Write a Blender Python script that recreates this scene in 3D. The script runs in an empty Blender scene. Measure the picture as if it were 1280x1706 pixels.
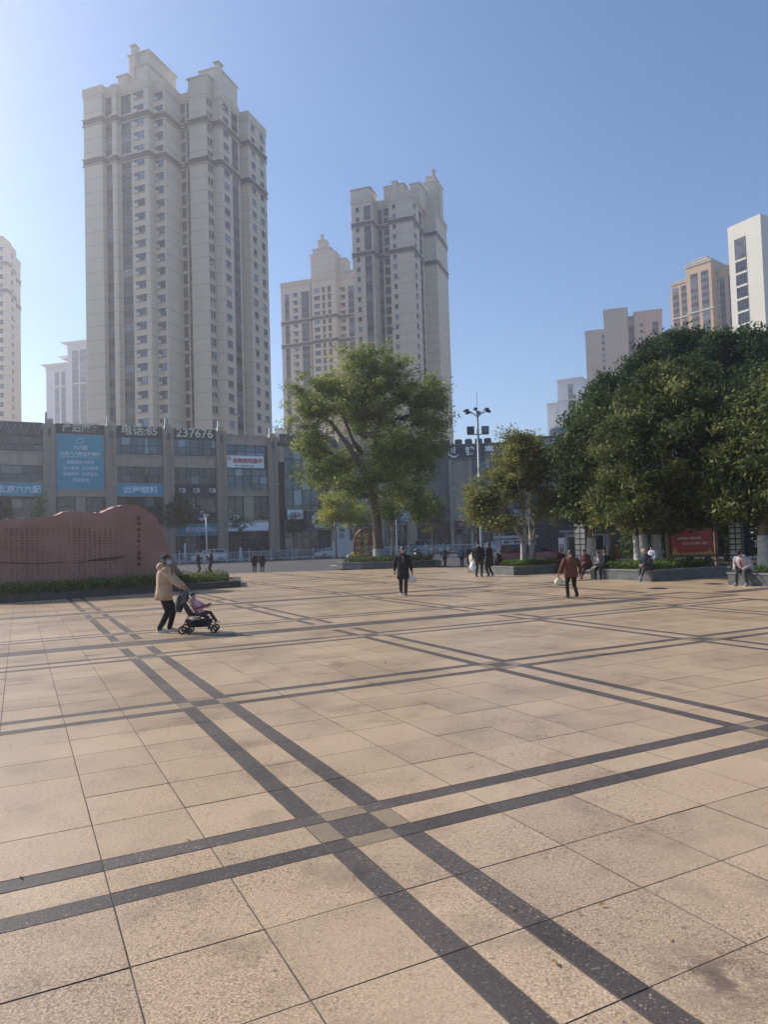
import bpy, bmesh, math, random
import numpy as np
from mathutils import Vector, Matrix
random.seed(7); rng = np.random.default_rng(11)
S = bpy.context.scene
COL = S.collection
R = math.radians

# ------------------------------------------------------------------ camera
EYE = 1.8; FPX = 1191.0; PITCH = 0.0425; ROLL = 0.030
_f = Vector((0, math.cos(PITCH), math.sin(PITCH))); _r0 = Vector((1, 0, 0)); _u0 = _r0.cross(_f)
_r = _r0 * math.cos(ROLL) - _u0 * math.sin(ROLL); _u = _r0 * math.sin(ROLL) + _u0 * math.cos(ROLL)
cam = bpy.data.cameras.new('camera'); co = bpy.data.objects.new('camera', cam); COL.objects.link(co)
m = Matrix((_r, _u, -_f)).transposed().to_4x4(); m.translation = Vector((0, 0, EYE)); co.matrix_world = m
cam.sensor_fit = 'VERTICAL'; cam.sensor_height = 36; cam.lens = 36 * FPX / 1706; cam.clip_start = 0.05; cam.clip_end = 6000
S.camera = co

# ------------------------------------------------------------------ sky, sun, exposure
SUN_EL = 36.0
SUN_DIR = Vector((-0.875 * math.cos(R(SUN_EL)), 0.484 * math.cos(R(SUN_EL)), math.sin(R(SUN_EL)))).normalized()
w = bpy.data.worlds.new('World'); S.world = w; w.use_nodes = True
nt = w.node_tree; bg = nt.nodes['Background']
sky = nt.nodes.new('ShaderNodeTexSky'); sky.sky_type = 'NISHITA'; sky.sun_disc = False
sky.sun_elevation = R(SUN_EL); sky.sun_rotation = math.atan2(SUN_DIR.x, SUN_DIR.y)
sky.altitude = 300; sky.air_density = 1.05; sky.dust_density = 0.6; sky.ozone_density = 5.0
nt.links.new(sky.outputs[0], bg.inputs[0]); bg.inputs[1].default_value = 0.125
sl = bpy.data.lights.new('sun', 'SUN'); sl.energy = 4.8; sl.angle = R(0.53); sl.color = (1.0, 0.93, 0.82)
so = bpy.data.objects.new('sun', sl); COL.objects.link(so)
so.rotation_euler = SUN_DIR.to_track_quat('Z', 'Y').to_euler(); so.location = (-60, 30, 80)
S.view_settings.view_transform = 'Standard'; S.view_settings.look = 'None'
S.view_settings.exposure = 0.40; S.view_settings.gamma = 1.0; S.view_settings.use_curve_mapping = False
S.cycles.max_bounces = 8; S.cycles.transparent_max_bounces = 12; S.cycles.volume_bounces = 1

# ------------------------------------------------------------------ frames: the paving grid and survey helpers
YAW = 0.4735
EU = Vector((math.cos(YAW), math.sin(YAW), 0)); EV = Vector((-math.sin(YAW), math.cos(YAW), 0))
def W(u, v, z=0.0): return EU * u + EV * v + Vector((0, 0, z))
def ray(px, py): return _f + _r * ((px - 640) / FPX) - _u * ((py - 853) / FPX)
def G(px, py, z=0.0):
    d = ray(px, py); t = (z - EYE) / d.z; return Vector((d.x * t, d.y * t, z))
def U_at(px, py, v):
    d = ray(px, py); t = v / (d.dot(EV)); p = d * t; return p.dot(EU), EYE + d.z * t
def Z_at(px, py, X, Y):
    d = ray(px, py); return EYE + d.z * math.hypot(X, Y) / math.hypot(d.x, d.y)
def XY_at(px, py, Y):
    d = ray(px, py); t = Y / d.y; return Vector((d.x * t, Y, EYE + d.z * t))

# ------------------------------------------------------------------ object helpers
def setp(o, label=None, cat=None, group=None, kind=None):
    if label: o['label'] = label
    if cat: o['category'] = cat
    if group: o['group'] = group
    if kind: o['kind'] = kind
    return o
def thing(name, label, cat, loc=(0, 0, 0), rz=0.0, group=None):
    o = bpy.data.objects.new(name, None); COL.objects.link(o); o.location = loc; o.rotation_euler = (0, 0, rz)
    o.empty_display_size = 0.3
    return setp(o, label, cat, group)
class MB:
    """collects shapes as plain lists and links them as one mesh object"""
    def __init__(s): s.v = []; s.f = []; s.m = []; s.M = Matrix.Identity(4); s.mi = 0; s.sm = []; s.smooth = False
    def add(s, vs, fs):
        n = len(s.v); M = s.M
        s.v += [tuple(M @ Vector(p)) for p in vs]
        s.f += [tuple(i + n for i in f) for f in fs]; s.m += [s.mi] * len(fs); s.sm += [s.smooth] * len(fs)
        return s
    def box(s, x0, x1, y0, y1, z0, z1):
        return s.add([(x0, y0, z0), (x1, y0, z0), (x1, y1, z0), (x0, y1, z0), (x0, y0, z1), (x1, y0, z1), (x1, y1, z1), (x0, y1, z1)],
                     [(0, 3, 2, 1), (4, 5, 6, 7), (0, 1, 5, 4), (1, 2, 6, 5), (2, 3, 7, 6), (3, 0, 4, 7)])
    def prism(s, poly, z0, z1):
        n = len(poly)
        return s.add([(x, y, z0) for x, y in poly] + [(x, y, z1) for x, y in poly],
                     [tuple(range(n - 1, -1, -1)), tuple(range(n, 2 * n))] + [(i, (i + 1) % n, n + (i + 1) % n, n + i) for i in range(n)])
    def tube(s, pts, rad, n=8, caps=True):
        pts = [Vector(p) for p in pts]; k = len(pts)
        if not hasattr(rad, '__len__'): rad = [rad] * k
        vs = []; prev = None
        for i, p in enumerate(pts):
            t = (pts[min(i + 1, k - 1)] - pts[max(i - 1, 0)]).normalized()
            a = prev if prev is not None else (Vector((0, 0, 1)) if abs(t.z) < 0.9 else Vector((1, 0, 0)))
            x = (a - t * a.dot(t)).normalized(); y = t.cross(x); prev = x
            rr = rad[i]; rx, ry = (rr if hasattr(rr, '__len__') else (rr, rr))
            for j in range(n):
                an = 2 * math.pi * j / n; vs.append(p + x * (rx * math.cos(an)) + y * (ry * math.sin(an)))
        fs = [(i * n + j, i * n + (j + 1) % n, (i + 1) * n + (j + 1) % n, (i + 1) * n + j) for i in range(k - 1) for j in range(n)]
        if caps: fs += [tuple(range(n - 1, -1, -1)), tuple(range((k - 1) * n, k * n))]
        return s.add(vs, fs)
    def rings(s, rs, n=14, caps=True):
        """rs: list of (cx,cy,cz,rx,ry[,tilt]) horizontal ellipses lofted upward"""
        vs = []
        for r in rs:
            cx, cy, cz, rx, ry = r[:5]; tl = r[5] if len(r) > 5 else 0
            for j in range(n):
                a = 2 * math.pi * j / n; y = ry * math.sin(a)
                vs.append((cx + rx * math.cos(a), cy + y * math.cos(tl), cz + y * math.sin(tl)))
        k = len(rs)
        fs = [(i * n + j, i * n + (j + 1) % n, (i + 1) * n + (j + 1) % n, (i + 1) * n + j) for i in range(k - 1) for j in range(n)]
        if caps: fs += [tuple(range(n - 1, -1, -1)), tuple(range((k - 1) * n, k * n))]
        return s.add(vs, fs)
    def ball(s, c, rx, ry, rz, n=12, k=8):
        return s.rings([(c[0], c[1], c[2] - rz * math.cos(math.pi * (i + .15) / (k + .3)), rx * math.sin(math.pi * (i + .15) / (k + .3)), ry * math.sin(math.pi * (i + .15) / (k + .3))) for i in range(k + 1)], n)
    def mesh(s, name, mats):
        me = bpy.data.meshes.new(name); me.from_pydata(s.v, [], s.f)
        for x in (mats if isinstance(mats, (list, tuple)) else [mats]): me.materials.append(x)
        me.polygons.foreach_set('material_index', s.m); me.polygons.foreach_set('use_smooth', s.sm); me.update()
        return me
    def build(s, name, mats, parent=None, label=None, cat=None, group=None, kind=None, loc=None, rz=None):
        o = bpy.data.objects.new(name, s.mesh(name, mats)); COL.objects.link(o)
        if parent is not None: o.parent = parent
        if loc is not None: o.location = loc
        if rz is not None: o.rotation_euler = (0, 0, rz)
        return setp(o, label, cat, group, kind)
def inst(name, me, parent, loc=(0, 0, 0), rz=0.0, sc=None):
    o = bpy.data.objects.new(name, me); COL.objects.link(o)
    if parent is not None: o.parent = parent
    o.location = loc; o.rotation_euler = (0, 0, rz)
    if sc: o.scale = sc
    return o
_kids = {}
def copy_tree(o, parent=None):
    c = o.copy(); COL.objects.link(c)
    if parent is not None: c.parent = parent
    for k in [x for x in COL.objects if x.parent == o and x != c]: copy_tree(k, c)
    return c
def bevel(o, w=0.01, n=1):
    b = o.modifiers.new('bevel', 'BEVEL'); b.width = w; b.segments = n; b.limit_method = 'ANGLE'; return o

# ------------------------------------------------------------------ materials
def newmat(name):
    mt = bpy.data.materials.new(name); mt.use_nodes = True
    return mt, mt.node_tree, mt.node_tree.nodes['Principled BSDF']
def N(nt, t, **kw):
    n = nt.nodes.new(t)
    for k, v in kw.items():
        if k.startswith('i_'): n.inputs[int(k[2:])].default_value = v
        else: setattr(n, k, v)
    return n
def c4(c, a=1.0): return (c[0], c[1], c[2], a)
def mix(nt, fac, a, b, mode='MIX'):
    n = nt.nodes.new('ShaderNodeMix'); n.data_type = 'RGBA'; n.blend_type = mode
    for sock, val in ((0, fac), (6, a), (7, b)):
        if hasattr(val, 'is_output') or isinstance(val, bpy.types.NodeSocket): nt.links.new(val, n.inputs[sock])
        else: n.inputs[sock].default_value = c4(val) if hasattr(val, '__len__') else val
    return n.outputs[2]
def ramp(nt, src, p0, p1):
    n = nt.nodes.new('ShaderNodeMapRange'); n.inputs[1].default_value = p0; n.inputs[2].default_value = p1
    nt.links.new(src, n.inputs[0]); return n.outputs[0]
def noise(nt, vec, scale, detail=3, rough=0.55):
    n = nt.nodes.new('ShaderNodeTexNoise'); n.inputs['Scale'].default_value = scale; n.inputs['Detail'].default_value = detail; n.inputs['Roughness'].default_value = rough
    if vec is not None: nt.links.new(vec, n.inputs['Vector'])
    return n.outputs[0]
def basic(name, col, rough=0.6, var=0.12, scale=3.0, metal=0.0, bump=0.0, bscale=40, spec=0.5, streak=0.0):
    mt, nt, b = newmat(name); b.inputs['Roughness'].default_value = rough; b.inputs['Metallic'].default_value = metal
    b.inputs['Specular IOR Level'].default_value = spec
    geo = N(nt, 'ShaderNodeNewGeometry'); tc = N(nt, 'ShaderNodeTexCoord')
    vec = tc.outputs['Object']
    f = noise(nt, vec, scale, 4)
    dark = [c * (1 - 1.6 * var) for c in col]; lite = [min(1, c * (1 + 1.6 * var)) for c in col]
    out = mix(nt, ramp(nt, f, .3, .7), dark, lite)
    if streak > 0:
        mp = N(nt, 'ShaderNodeMapping'); mp.inputs['Scale'].default_value = (1.6, 1.6, 0.09); nt.links.new(geo.outputs['Position'], mp.inputs['Vector'])
        s2 = noise(nt, mp.outputs[0], 1.3, 5, .65)
        out = mix(nt, ramp(nt, s2, .52, .78), out, [c * (1 - streak) for c in col])
    nt.links.new(out, b.inputs['Base Color'])
    if bump > 0:
        bp = N(nt, 'ShaderNodeBump'); bp.inputs['Strength'].default_value = bump; bp.inputs['Distance'].default_value = 0.02
        nt.links.new(noise(nt, vec, bscale, 3), bp.inputs['Height']); nt.links.new(bp.outputs[0], b.inputs['Normal'])
    return mt
def wallmat(name, col, step=3.0, off=0.0, groove=0.25, lw=0.035, streak=0.15, rough=0.75, vstep=0):
    """stone cladding with fine joint lines at regular heights, weathered"""
    mt, nt, b = newmat(name); b.inputs['Roughness'].default_value = rough; b.inputs['Specular IOR Level'].default_value = 0.3
    geo = N(nt, 'ShaderNodeNewGeometry'); sx = N(nt, 'ShaderNodeSeparateXYZ'); nt.links.new(geo.outputs['Position'], sx.inputs[0])
    a = N(nt, 'ShaderNodeMath', operation='ADD', i_1=off); nt.links.new(sx.outputs[2], a.inputs[0])
    d = N(nt, 'ShaderNodeMath', operation='PINGPONG', i_1=step / 2); nt.links.new(a.outputs[0], d.inputs[0])
    line = ramp(nt, d.outputs[0], lw * 1.6, lw * 0.6)
    f = noise(nt, geo.outputs['Position'], 0.35, 4); g = noise(nt, geo.outputs['Position'], 6.0, 4, .7)
    base = mix(nt, ramp(nt, f, .3, .7), [c * .93 for c in col], [min(1, c * 1.05) for c in col])
    base = mix(nt, ramp(nt, g, .35, .75), base, [c * .88 for c in col])
    if streak:
        mp = N(nt, 'ShaderNodeMapping'); mp.inputs['Scale'].default_value = (1.1, 1.1, 0.05); nt.links.new(geo.outputs['Position'], mp.inputs['Vector'])
        s2 = noise(nt, mp.outputs[0], 1.0, 6, .7)
        base = mix(nt, ramp(nt, s2, .5, .8), base, [c * (1 - streak) for c in col])
    gl = N(nt, 'ShaderNodeMath', operation='MULTIPLY', i_1=groove); nt.links.new(line, gl.inputs[0])
    out = mix(nt, gl.outputs[0], base, [c * .35 for c in col])
    nt.links.new(out, b.inputs['Base Color'])
    bp = N(nt, 'ShaderNodeBump', invert=True); bp.inputs['Strength'].default_value = 0.5; bp.inputs['Distance'].default_value = 0.03
    nt.links.new(line, bp.inputs['Height']); nt.links.new(bp.outputs[0], b.inputs['Normal'])
    return mt
def glassmat(name, col=(0.05, 0.07, 0.09), rough=0.08, var=0.5, scale=0.35):
    """window glass seen from outside: dark rooms behind, pale curtains in some, mirror-like sheen"""
    mt, nt, b = newmat(name); b.inputs['Roughness'].default_value = rough; b.inputs['IOR'].default_value = 1.52
    b.inputs['Specular IOR Level'].default_value = 0.55
    geo = N(nt, 'ShaderNodeNewGeometry'); oi = N(nt, 'ShaderNodeObjectInfo')
    f = noise(nt, geo.outputs['Position'], scale, 2)
    a = mix(nt, ramp(nt, f, .35, .65), [c * (1 - var) for c in col], [min(1, c * (1 + var)) for c in col])
    cur = mix(nt, ramp(nt, oi.outputs['Random'], .80, .84), a, [min(1, c * 2.6 + .08) for c in col])
    nt.links.new(cur, b.inputs['Base Color'])
    bp = N(nt, 'ShaderNodeBump'); bp.inputs['Strength'].default_value = 0.3; bp.inputs['Distance'].default_value = 0.06
    nt.links.new(noise(nt, geo.outputs['Position'], 0.8, 2), bp.inputs['Height']); nt.links.new(bp.outputs[0], b.inputs['Normal'])
    return mt
def plain(name, col, rough=0.5, metal=0.0, emit=0):
    mt, nt, b = newmat(name); b.inputs['Base Color'].default_value = c4(col); b.inputs['Roughness'].default_value = rough; b.inputs['Metallic'].default_value = metal
    return mt
def granite(name, cols, fleck, rough=0.55, slab=0.25, fs=48, fr=.24):
    """flamed granite: grains a few millimetres across, colour that shifts from slab to slab"""
    mt, nt, b = newmat(name); b.inputs['Roughness'].default_value = rough
    geo = N(nt, 'ShaderNodeNewGeometry'); P = geo.outputs['Position']
    rnd = geo.outputs['Random Per Island']
    # slab identity from the paving grid so that joined and single slabs agree
    mp = N(nt, 'ShaderNodeMapping', vector_type='TEXTURE'); mp.inputs['Rotation'].default_value = (0, 0, YAW); nt.links.new(P, mp.inputs['Vector'])
    fine = noise(nt, P, 85, 3, .8); med = noise(nt, P, 30, 4, .75); large = noise(nt, P, 0.55, 4, .6)
    c = mix(nt, ramp(nt, fine, .40, .60), cols[0], cols[1])
    c = mix(nt, ramp(nt, med, .55, .66), c, cols[2])
    vo = N(nt, 'ShaderNodeTexVoronoi', feature='F1'); vo.inputs['Scale'].default_value = fs; nt.links.new(P, vo.inputs['Vector'])
    fv = N(nt, 'ShaderNodeMath', operation='MULTIPLY_ADD'); nt.links.new(noise(nt, P, 23, 3, .7), fv.inputs[0]); fv.inputs[1].default_value = 1.3; nt.links.new(vo.outputs[0], fv.inputs[2])
    fl = ramp(nt, fv.outputs[0], fr + .50, fr + .43)
    fm = N(nt, 'ShaderNodeMath', operation='MULTIPLY', i_1=fleck[1]); nt.links.new(fl, fm.inputs[0])
    c = mix(nt, fm.outputs[0], c, fleck[0])
    at = N(nt, 'ShaderNodeAttribute', attribute_name='tint')
    t = ramp(nt, at.outputs['Fac'], 0, 1)
    hsv = N(nt, 'ShaderNodeHueSaturation'); nt.links.new(c, hsv.inputs['Color'])
    v = N(nt, 'ShaderNodeMapRange'); v.inputs[3].default_value = 1 - slab; v.inputs[4].default_value = 1 + slab * .8; nt.links.new(at.outputs['Fac'], v.inputs[0])
    nt.links.new(v.outputs[0], hsv.inputs['Value'])
    st = noise(nt, P, 1.7, 5, .68)
    c2 = mix(nt, ramp(nt, st, .50, .78), hsv.outputs[0], [x * .8 for x in cols[0]])
    st2 = noise(nt, P, 7.5, 5, .75); c2 = mix(nt, ramp(nt, st2, .60, .72), c2, [x * .95 for x in cols[0]])
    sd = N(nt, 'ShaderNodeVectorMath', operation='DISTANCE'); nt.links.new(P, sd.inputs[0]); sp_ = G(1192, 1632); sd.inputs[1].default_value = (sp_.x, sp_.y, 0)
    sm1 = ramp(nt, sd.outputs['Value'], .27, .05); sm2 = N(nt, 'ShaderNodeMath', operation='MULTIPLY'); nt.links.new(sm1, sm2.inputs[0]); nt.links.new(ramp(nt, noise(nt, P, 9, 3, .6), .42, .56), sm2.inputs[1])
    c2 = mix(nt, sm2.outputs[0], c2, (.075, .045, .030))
    c2 = mix(nt, ramp(nt, large, .40, .75), c2, [x * .86 for x in cols[1]])
    nt.links.new(c2, b.inputs['Base Color'])
    bp = N(nt, 'ShaderNodeBump'); bp.inputs['Strength'].default_value = 0.6; bp.inputs['Distance'].default_value = 0.006
    nt.links.new(med, bp.inputs['Height']); nt.links.new(bp.outputs[0], b.inputs['Normal'])
    return mt
M = {}
M['granite_beige'] = granite('granite_beige', ((.195, .130, .078), (.58, .42, .27), (.11, .068, .040)), ((.72, .57, .40), .75), slab=.15, rough=.36)
M['granite_dark'] = granite('granite_dark', ((.034, .026, .021), (.10, .078, .066), (.018, .013, .011)), ((.33, .26, .21), .9), rough=.6, slab=.3, fs=52, fr=.34)
M['granite_green'] = granite('granite_green', ((.16, .118, .075), (.29, .22, .14), (.11, .08, .05)), ((.5, .44, .34), .4), slab=.1)
M['grout'] = basic('joint_mortar', (.10, .08, .065), .9, .3, 8)
M['asphalt'] = basic('asphalt', (.045, .046, .05), .85, .18, 1.2, bump=.3, bscale=120)  # base darkened to stand in for the buildings' shade on the street
M['concrete'] = basic('concrete', (.30, .29, .27), .85, .12, 1.5, streak=.2)
M['pave_grey'] = basic('grey_pavement', (.22, .21, .20), .85, .15, 2)
M['white_paint'] = basic('white_paint', (.72, .72, .70), .6, .08, 5)
M['kerb'] = basic('kerb_stone', (.30, .29, .27), .8, .15, 4)
M['tower'] = wallmat('tower_stone', (.66, .555, .43), 3.0, .4, .6, .06, .12)
M['tower_pale'] = wallmat('tower_pale_render', (.60, .57, .52), 3.0, .4, .2, .05, .08)
M['tower_trim'] = basic('tower_trim', (.50, .45, .38), .8, .08, .5)
M['cornice'] = basic('tower_cornice', (.10, .082, .075), .8, .1, .5)
M['tower_glass'] = glassmat('tower_glass', (.045, .06, .08), .12)
M['tower_glass_b'] = glassmat('tower_glass_grey', (.10, .105, .11), .15)
M['tower_glass_c'] = glassmat('tower_glass_dark', (.018, .022, .03), .1)
M['tower_glass_blue'] = glassmat('tower_glass_blue', (.05, .09, .16), .1)
M['frame_dark'] = basic('dark_window_frame', (.035, .04, .045), .5, .1)
M['frame_blue'] = basic('blue_window_frame', (.03, .05, .09), .5, .1)
M['frame_white'] = basic('white_window_frame', (.55, .55, .54), .5, .08)
M['louvre'] = basic('louvre_shadow', (.10, .085, .075), .8, .15)
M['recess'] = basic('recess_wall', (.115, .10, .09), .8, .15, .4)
M['stone'] = wallmat('facade_stone', (.37, .305, .235), 1.2, .1, .4, .02, .35)
M['stone_trim'] = basic('facade_trim', (.41, .34, .265), .8, .1, 1.0, streak=.35)
M['fascia_dark'] = basic('dark_fascia', (.045, .045, .055), .5, .15, .6, streak=.3)
M['glass'] = glassmat('shop_glass', (.022, .028, .032), .06, .7, .9)
M['glass_green'] = glassmat('curtain_wall_glass', (.06, .095, .115), .06)
M['sign_blue'] = basic('blue_sign', (.03, .31, .42), .5, .06, 1.0, streak=.1)
M['sign_teal'] = basic('teal_sign', (.03, .20, .27), .5, .08, 1.0, streak=.1)
M['sign_white'] = plain('sign_white', (.85, .86, .90), .5)
M['letter_white'] = plain('white_lettering', (.88, .90, .92), .5)
M['letter_lilac'] = plain('pale_blue_lettering', (.78, .82, .97), .5)
M['letter_cream'] = plain('cream_lettering', (.62, .58, .44), .5)
M['letter_red'] = plain('red_lettering', (.50, .05, .06), .5)
M['steel'] = basic('galvanised_steel', (.24, .26, .28), .5, .08, 4, metal=.15)
M['rail_white'] = basic('painted_railing', (.50, .52, .54), .5, .08, 5)
M['black'] = plain('black_plastic', (.02, .02, .02), .5)
M['ac'] = basic('ac_casing', (.55, .55, .52), .6, .08, 3)
M['chrome'] = plain('chrome', (.6, .6, .6), .2, 1.0)
M['rubber'] = plain('tyre_rubber', (.018, .018, .018), .8)
# ------------------------------------------------------------------ ground, street, plaza
def sheet(name, pts, z, mat, kind='structure'):
    mb = MB(); n = len(pts); mb.add([(p[0], p[1], z) for p in pts], [tuple(range(n))]); return mb.build(name, mat, kind=kind)
sheet('ground', [(-1400, -300), (1400, -300), (1400, 1400), (-1400, 1400)], -0.30, M['pave_grey'])
EDGE_Y = 48.6
# street asphalt: from the plaza edge to the far kerb, a little lower than the plaza
far_l, far_r = W(-130, 101), W(170, 101)
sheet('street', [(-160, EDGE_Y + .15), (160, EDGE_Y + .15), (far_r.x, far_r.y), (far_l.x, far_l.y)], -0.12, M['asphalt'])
mb = MB(); mb.box(-60, 6.2, EDGE_Y - .02, EDGE_Y + .16, -.29, .0); mb.build('kerb', M['kerb'], kind='structure')
# pavement in front of the shops
a, b_, c_, d_ = W(-130, 101.2), W(170, 101.2), W(170, 118), W(-130, 118)
mb = MB(); mb.prism([(a.x, a.y), (b_.x, b_.y), (c_.x, c_.y), (d_.x, d_.y)], -.29, .02); mb.build('pavement', M['pave_grey'], kind='structure')
mb = MB(); mb.M = Matrix.Rotation(YAW, 4, 'Z'); mb.box(-130, 170, 101.0, 101.2, -.29, .03); mb.build('far_kerb', M['kerb'], kind='structure')
# painted stripes on the street
mb = MB()
for k in range(7):
    p = G(556 + k * 10, 941.5 - k * .3, -.115)
    mb.add([(p.x - .3, p.y - 1.9, -.115), (p.x + .1, p.y - 1.9, -.115), (p.x + 1.1, p.y + 1.9, -.115), (p.x + .7, p.y + 1.9, -.115)], [(0, 1, 2, 3)])
for k in range(-6, 14):
    for vv in (74.,):
        q0, q1 = W(k * 6, vv, -.115), W(k * 6 + 3, vv, -.115); w2 = EV * .08
        mb.add([q0 - w2, q1 - w2, q1 + w2, q0 + w2], [(0, 1, 2, 3)])
mb.build('road_marking', M['white_paint'], kind='structure')

# paving: rows and columns in the grid frame
T = 0.6013
def axis_pairs(centres): return [(c - .305, c - .15, c + .15, c + .305) for c in centres]
ucent = [1.92 + 4.209 * k for k in range(-6, 4)]
cols = []     # (lo, hi, kind) kind: t tile, d dark strip of a pair, b beige strip of a pair
prev = None
for c in ucent:
    if prev is not None:
        lo = prev + .305; hi = c - .305; n = 6
        cols += [(lo + (hi - lo) * i / n, lo + (hi - lo) * (i + 1) / n, 't') for i in range(n)]
    cols += [(c - .305, c - .15, 'd'), (c - .15, c + .15, 'b'), (c + .15, c + .305, 'd')]; prev = c
lo = prev + .305
cols += [(lo + .59 * i, lo + .59 * (i + 1), 't') for i in range(4)]; lo += 2.36
UA = (lo, lo + .30); cols.append((UA[0], UA[1], 'D')); lo += .30
while lo < 40: cols.append((lo, lo + T, 'x')); lo += T
vrows = []
def seg(lo, hi, k, n=1):
    for i in range(n): vrows.append((lo + (hi - lo) * i / n, lo + (hi - lo) * (i + 1) / n, k))
def pair(c): seg(c - .305, c - .15, 'd'); seg(c - .15, c + .15, 'b'); seg(c + .15, c + .305, 'd')
seg(-.17 + .205, 3.945, 't', 6) if False else None
vc = [4.25 - 4.209, 4.25, 8.46, 12.67]
pair(vc[0])
for a0, b0 in zip(vc[:-1], vc[1:]): seg(a0 + .305, b0 - .305, 't', 6); pair(b0)
def aisle(c0, c1):
    mid = (c0 + c1) / 2; lo, hi = c0 + .305, c1 - .305
    seg(lo, mid - .62, 't', 2); seg(mid - .62, mid - .31, 'g'); seg(mid - .31, mid + .31, 'D'); seg(mid + .31, mid + .62, 'g'); seg(mid + .62, hi, 't', 2)
aisle(12.67, 16.44); pair(16.44); seg(16.745, 20.345, 't', 6); pair(20.65)
aisle(20.65, 24.42); pair(24.42); seg(24.725, 28.325, 't', 6); pair(28.63); seg(28.935, 32.54, 't', 6); pair(32.84)
aisle(32.84, 36.6); pair(36.6); seg(36.905, 40.51, 't', 6); pair(40.8); seg(41.1, 70, 't', 48)
vlow = vc[0] - .305
while vlow > -14: vrows.insert(0, (vlow - T, vlow, 't')); vlow -= T
GAP = .0045
def slab_kind(cu, cv, u, v):
    ku, kv = cu[2], cv[2]
    if ku in 'xD' and not (ku == 'D' and False):
        if ku == 'D':
            if kv in 'D' : return 'beige'
            return 'dark' if (v < 13.0 or 15.9 < v < 20.9 or v > 24.0) and kv != 'g' else 'beige'
        # beyond the boundary line: small pale tiles, the aisle band runs on
        if kv == 'D' and u > 18.9 and u < 21.5: return 'dark'
        return 'beige'
    if u > UA[0] - .05 and kv in 'db': return 'beige'
    if kv in 'gD':
        if kv == 'D': return 'dark' if u < 16.2 else 'beige'
        return 'beige'
    # crossings of two pairs
    if ku in 'db' and kv in 'db':
        if ku == 'd' and kv == 'd': return 'dark'
        if ku == 'b' and kv == 'b': return 'dark'
        return 'green'
    if ku == 'd':
        return 'dark'
    if kv == 'd': return 'dark'
    return 'beige'
slabs = []
for cu in cols:
    for cv in vrows:
        u = (cu[0] + cu[1]) / 2; v = (cv[0] + cv[1]) / 2; p = W(u, v)
        if p.y > EDGE_Y - .15 or p.y < -3 or abs(p.x) > 8 + p.y * .85: continue
        if p.y < .5 and abs(p.x) > 6: continue
        if u > 32: continue
        slabs.append((cu, cv, u, v, p))
# merge dark/beige strips: strips inside a pair are cut into long pieces already by the rows; order by size in view
def slab_mesh(u0, u1, v0, v1, z=0.0, deep=.04, tilt=(0, 0)):
    g = GAP * .5 + random.random() * .001; ch = .0012
    a, b = u0 + g, u1 - g; c, d = v0 + g, v1 - g
    top = [(a + ch, c + ch), (b - ch, c + ch), (b - ch, d - ch), (a + ch, d - ch)]
    bot = [(a, c), (b, c), (b, d), (a, d)]
    def P(q, zz):
        s = (q[0] - (u0 + u1) / 2) * tilt[0] + (q[1] - (v0 + v1) / 2) * tilt[1]; r = W(q[0], q[1]); return (r.x, r.y, zz + s)
    vs = [P(q, z) for q in top] + [P(q, z - ch) for q in bot] + [P(q, -deep) for q in bot]
    fs = [(0, 1, 2, 3)] + [(i + 4, (i + 1) % 4 + 4, (i + 1) % 4, i) for i in range(4)] + [(i + 8, (i + 1) % 4 + 8, (i + 1) % 4 + 4, i + 4) for i in range(4)]
    return vs, fs
def with_tint(me, vals):
    at = me.attributes.new('tint', 'FLOAT', 'FACE'); at.data.foreach_set('value', vals)
plaza = MB(); pz = [W(-26, -15), W(33, -15), W(33, 30)]
plaza.add([(-50, -6, -.005), (60, -6, -.005), (60, EDGE_Y, -.005), (-50, EDGE_Y, -.005)], [(0, 1, 2, 3)])
plaza = plaza.build('plaza_ground', M['grout'], kind='structure')
vis = []
for s in slabs:
    p = s[4]; d = math.hypot(p.x, p.y)
    inview = p.y > 2.3 and abs(p.x) < p.y * .62 + .5
    area = (s[0][1] - s[0][0]) * (s[1][1] - s[1][0])
    vis.append((area / max(d, 1) ** 3 if inview else 0, s))
vis.sort(key=lambda t: -t[0])
near = vis[:300]; rest = vis[300:]
gm = {'beige': M['granite_beige'], 'dark': M['granite_dark'], 'green': M['granite_green']}
for sc, (cu, cv, u, v, p) in near:
    k = slab_kind(cu, cv, u, v)
    vs, fs = slab_mesh(cu[0], cu[1], cv[0], cv[1], random.uniform(-.0012, .0012), tilt=(random.uniform(-.002, .002), random.uniform(-.002, .002)))
    mb = MB(); mb.add(vs, fs[:1]); mb.mi = 1; mb.add(vs, fs[1:]); o = mb.build('paving_slab', [gm[k], M['grout']], plaza)
    with_tint(o.data, [random.random()] * len(fs))
mb = MB(); tints = []
for sc, (cu, cv, u, v, p) in rest:
    k = slab_kind(cu, cv, u, v); mb.mi = {'beige': 0, 'dark': 1, 'green': 2}[k]
    vs, fs = slab_mesh(cu[0], cu[1], cv[0], cv[1], random.uniform(-.001, .001), tilt=(random.uniform(-.0015, .0015), random.uniform(-.0015, .0015)))
    if p.y > 22: fs = fs[:5]
    mb.add(vs, fs[:1]); mb.mi = 3; mb.add(vs, fs[1:]); tints += [random.random()] * len(fs)
far_slabs = mb.build('paving_field', [gm['beige'], gm['dark'], gm['green'], M['grout']], plaza, kind='stuff'); with_tint(far_slabs.data, tints)
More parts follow.
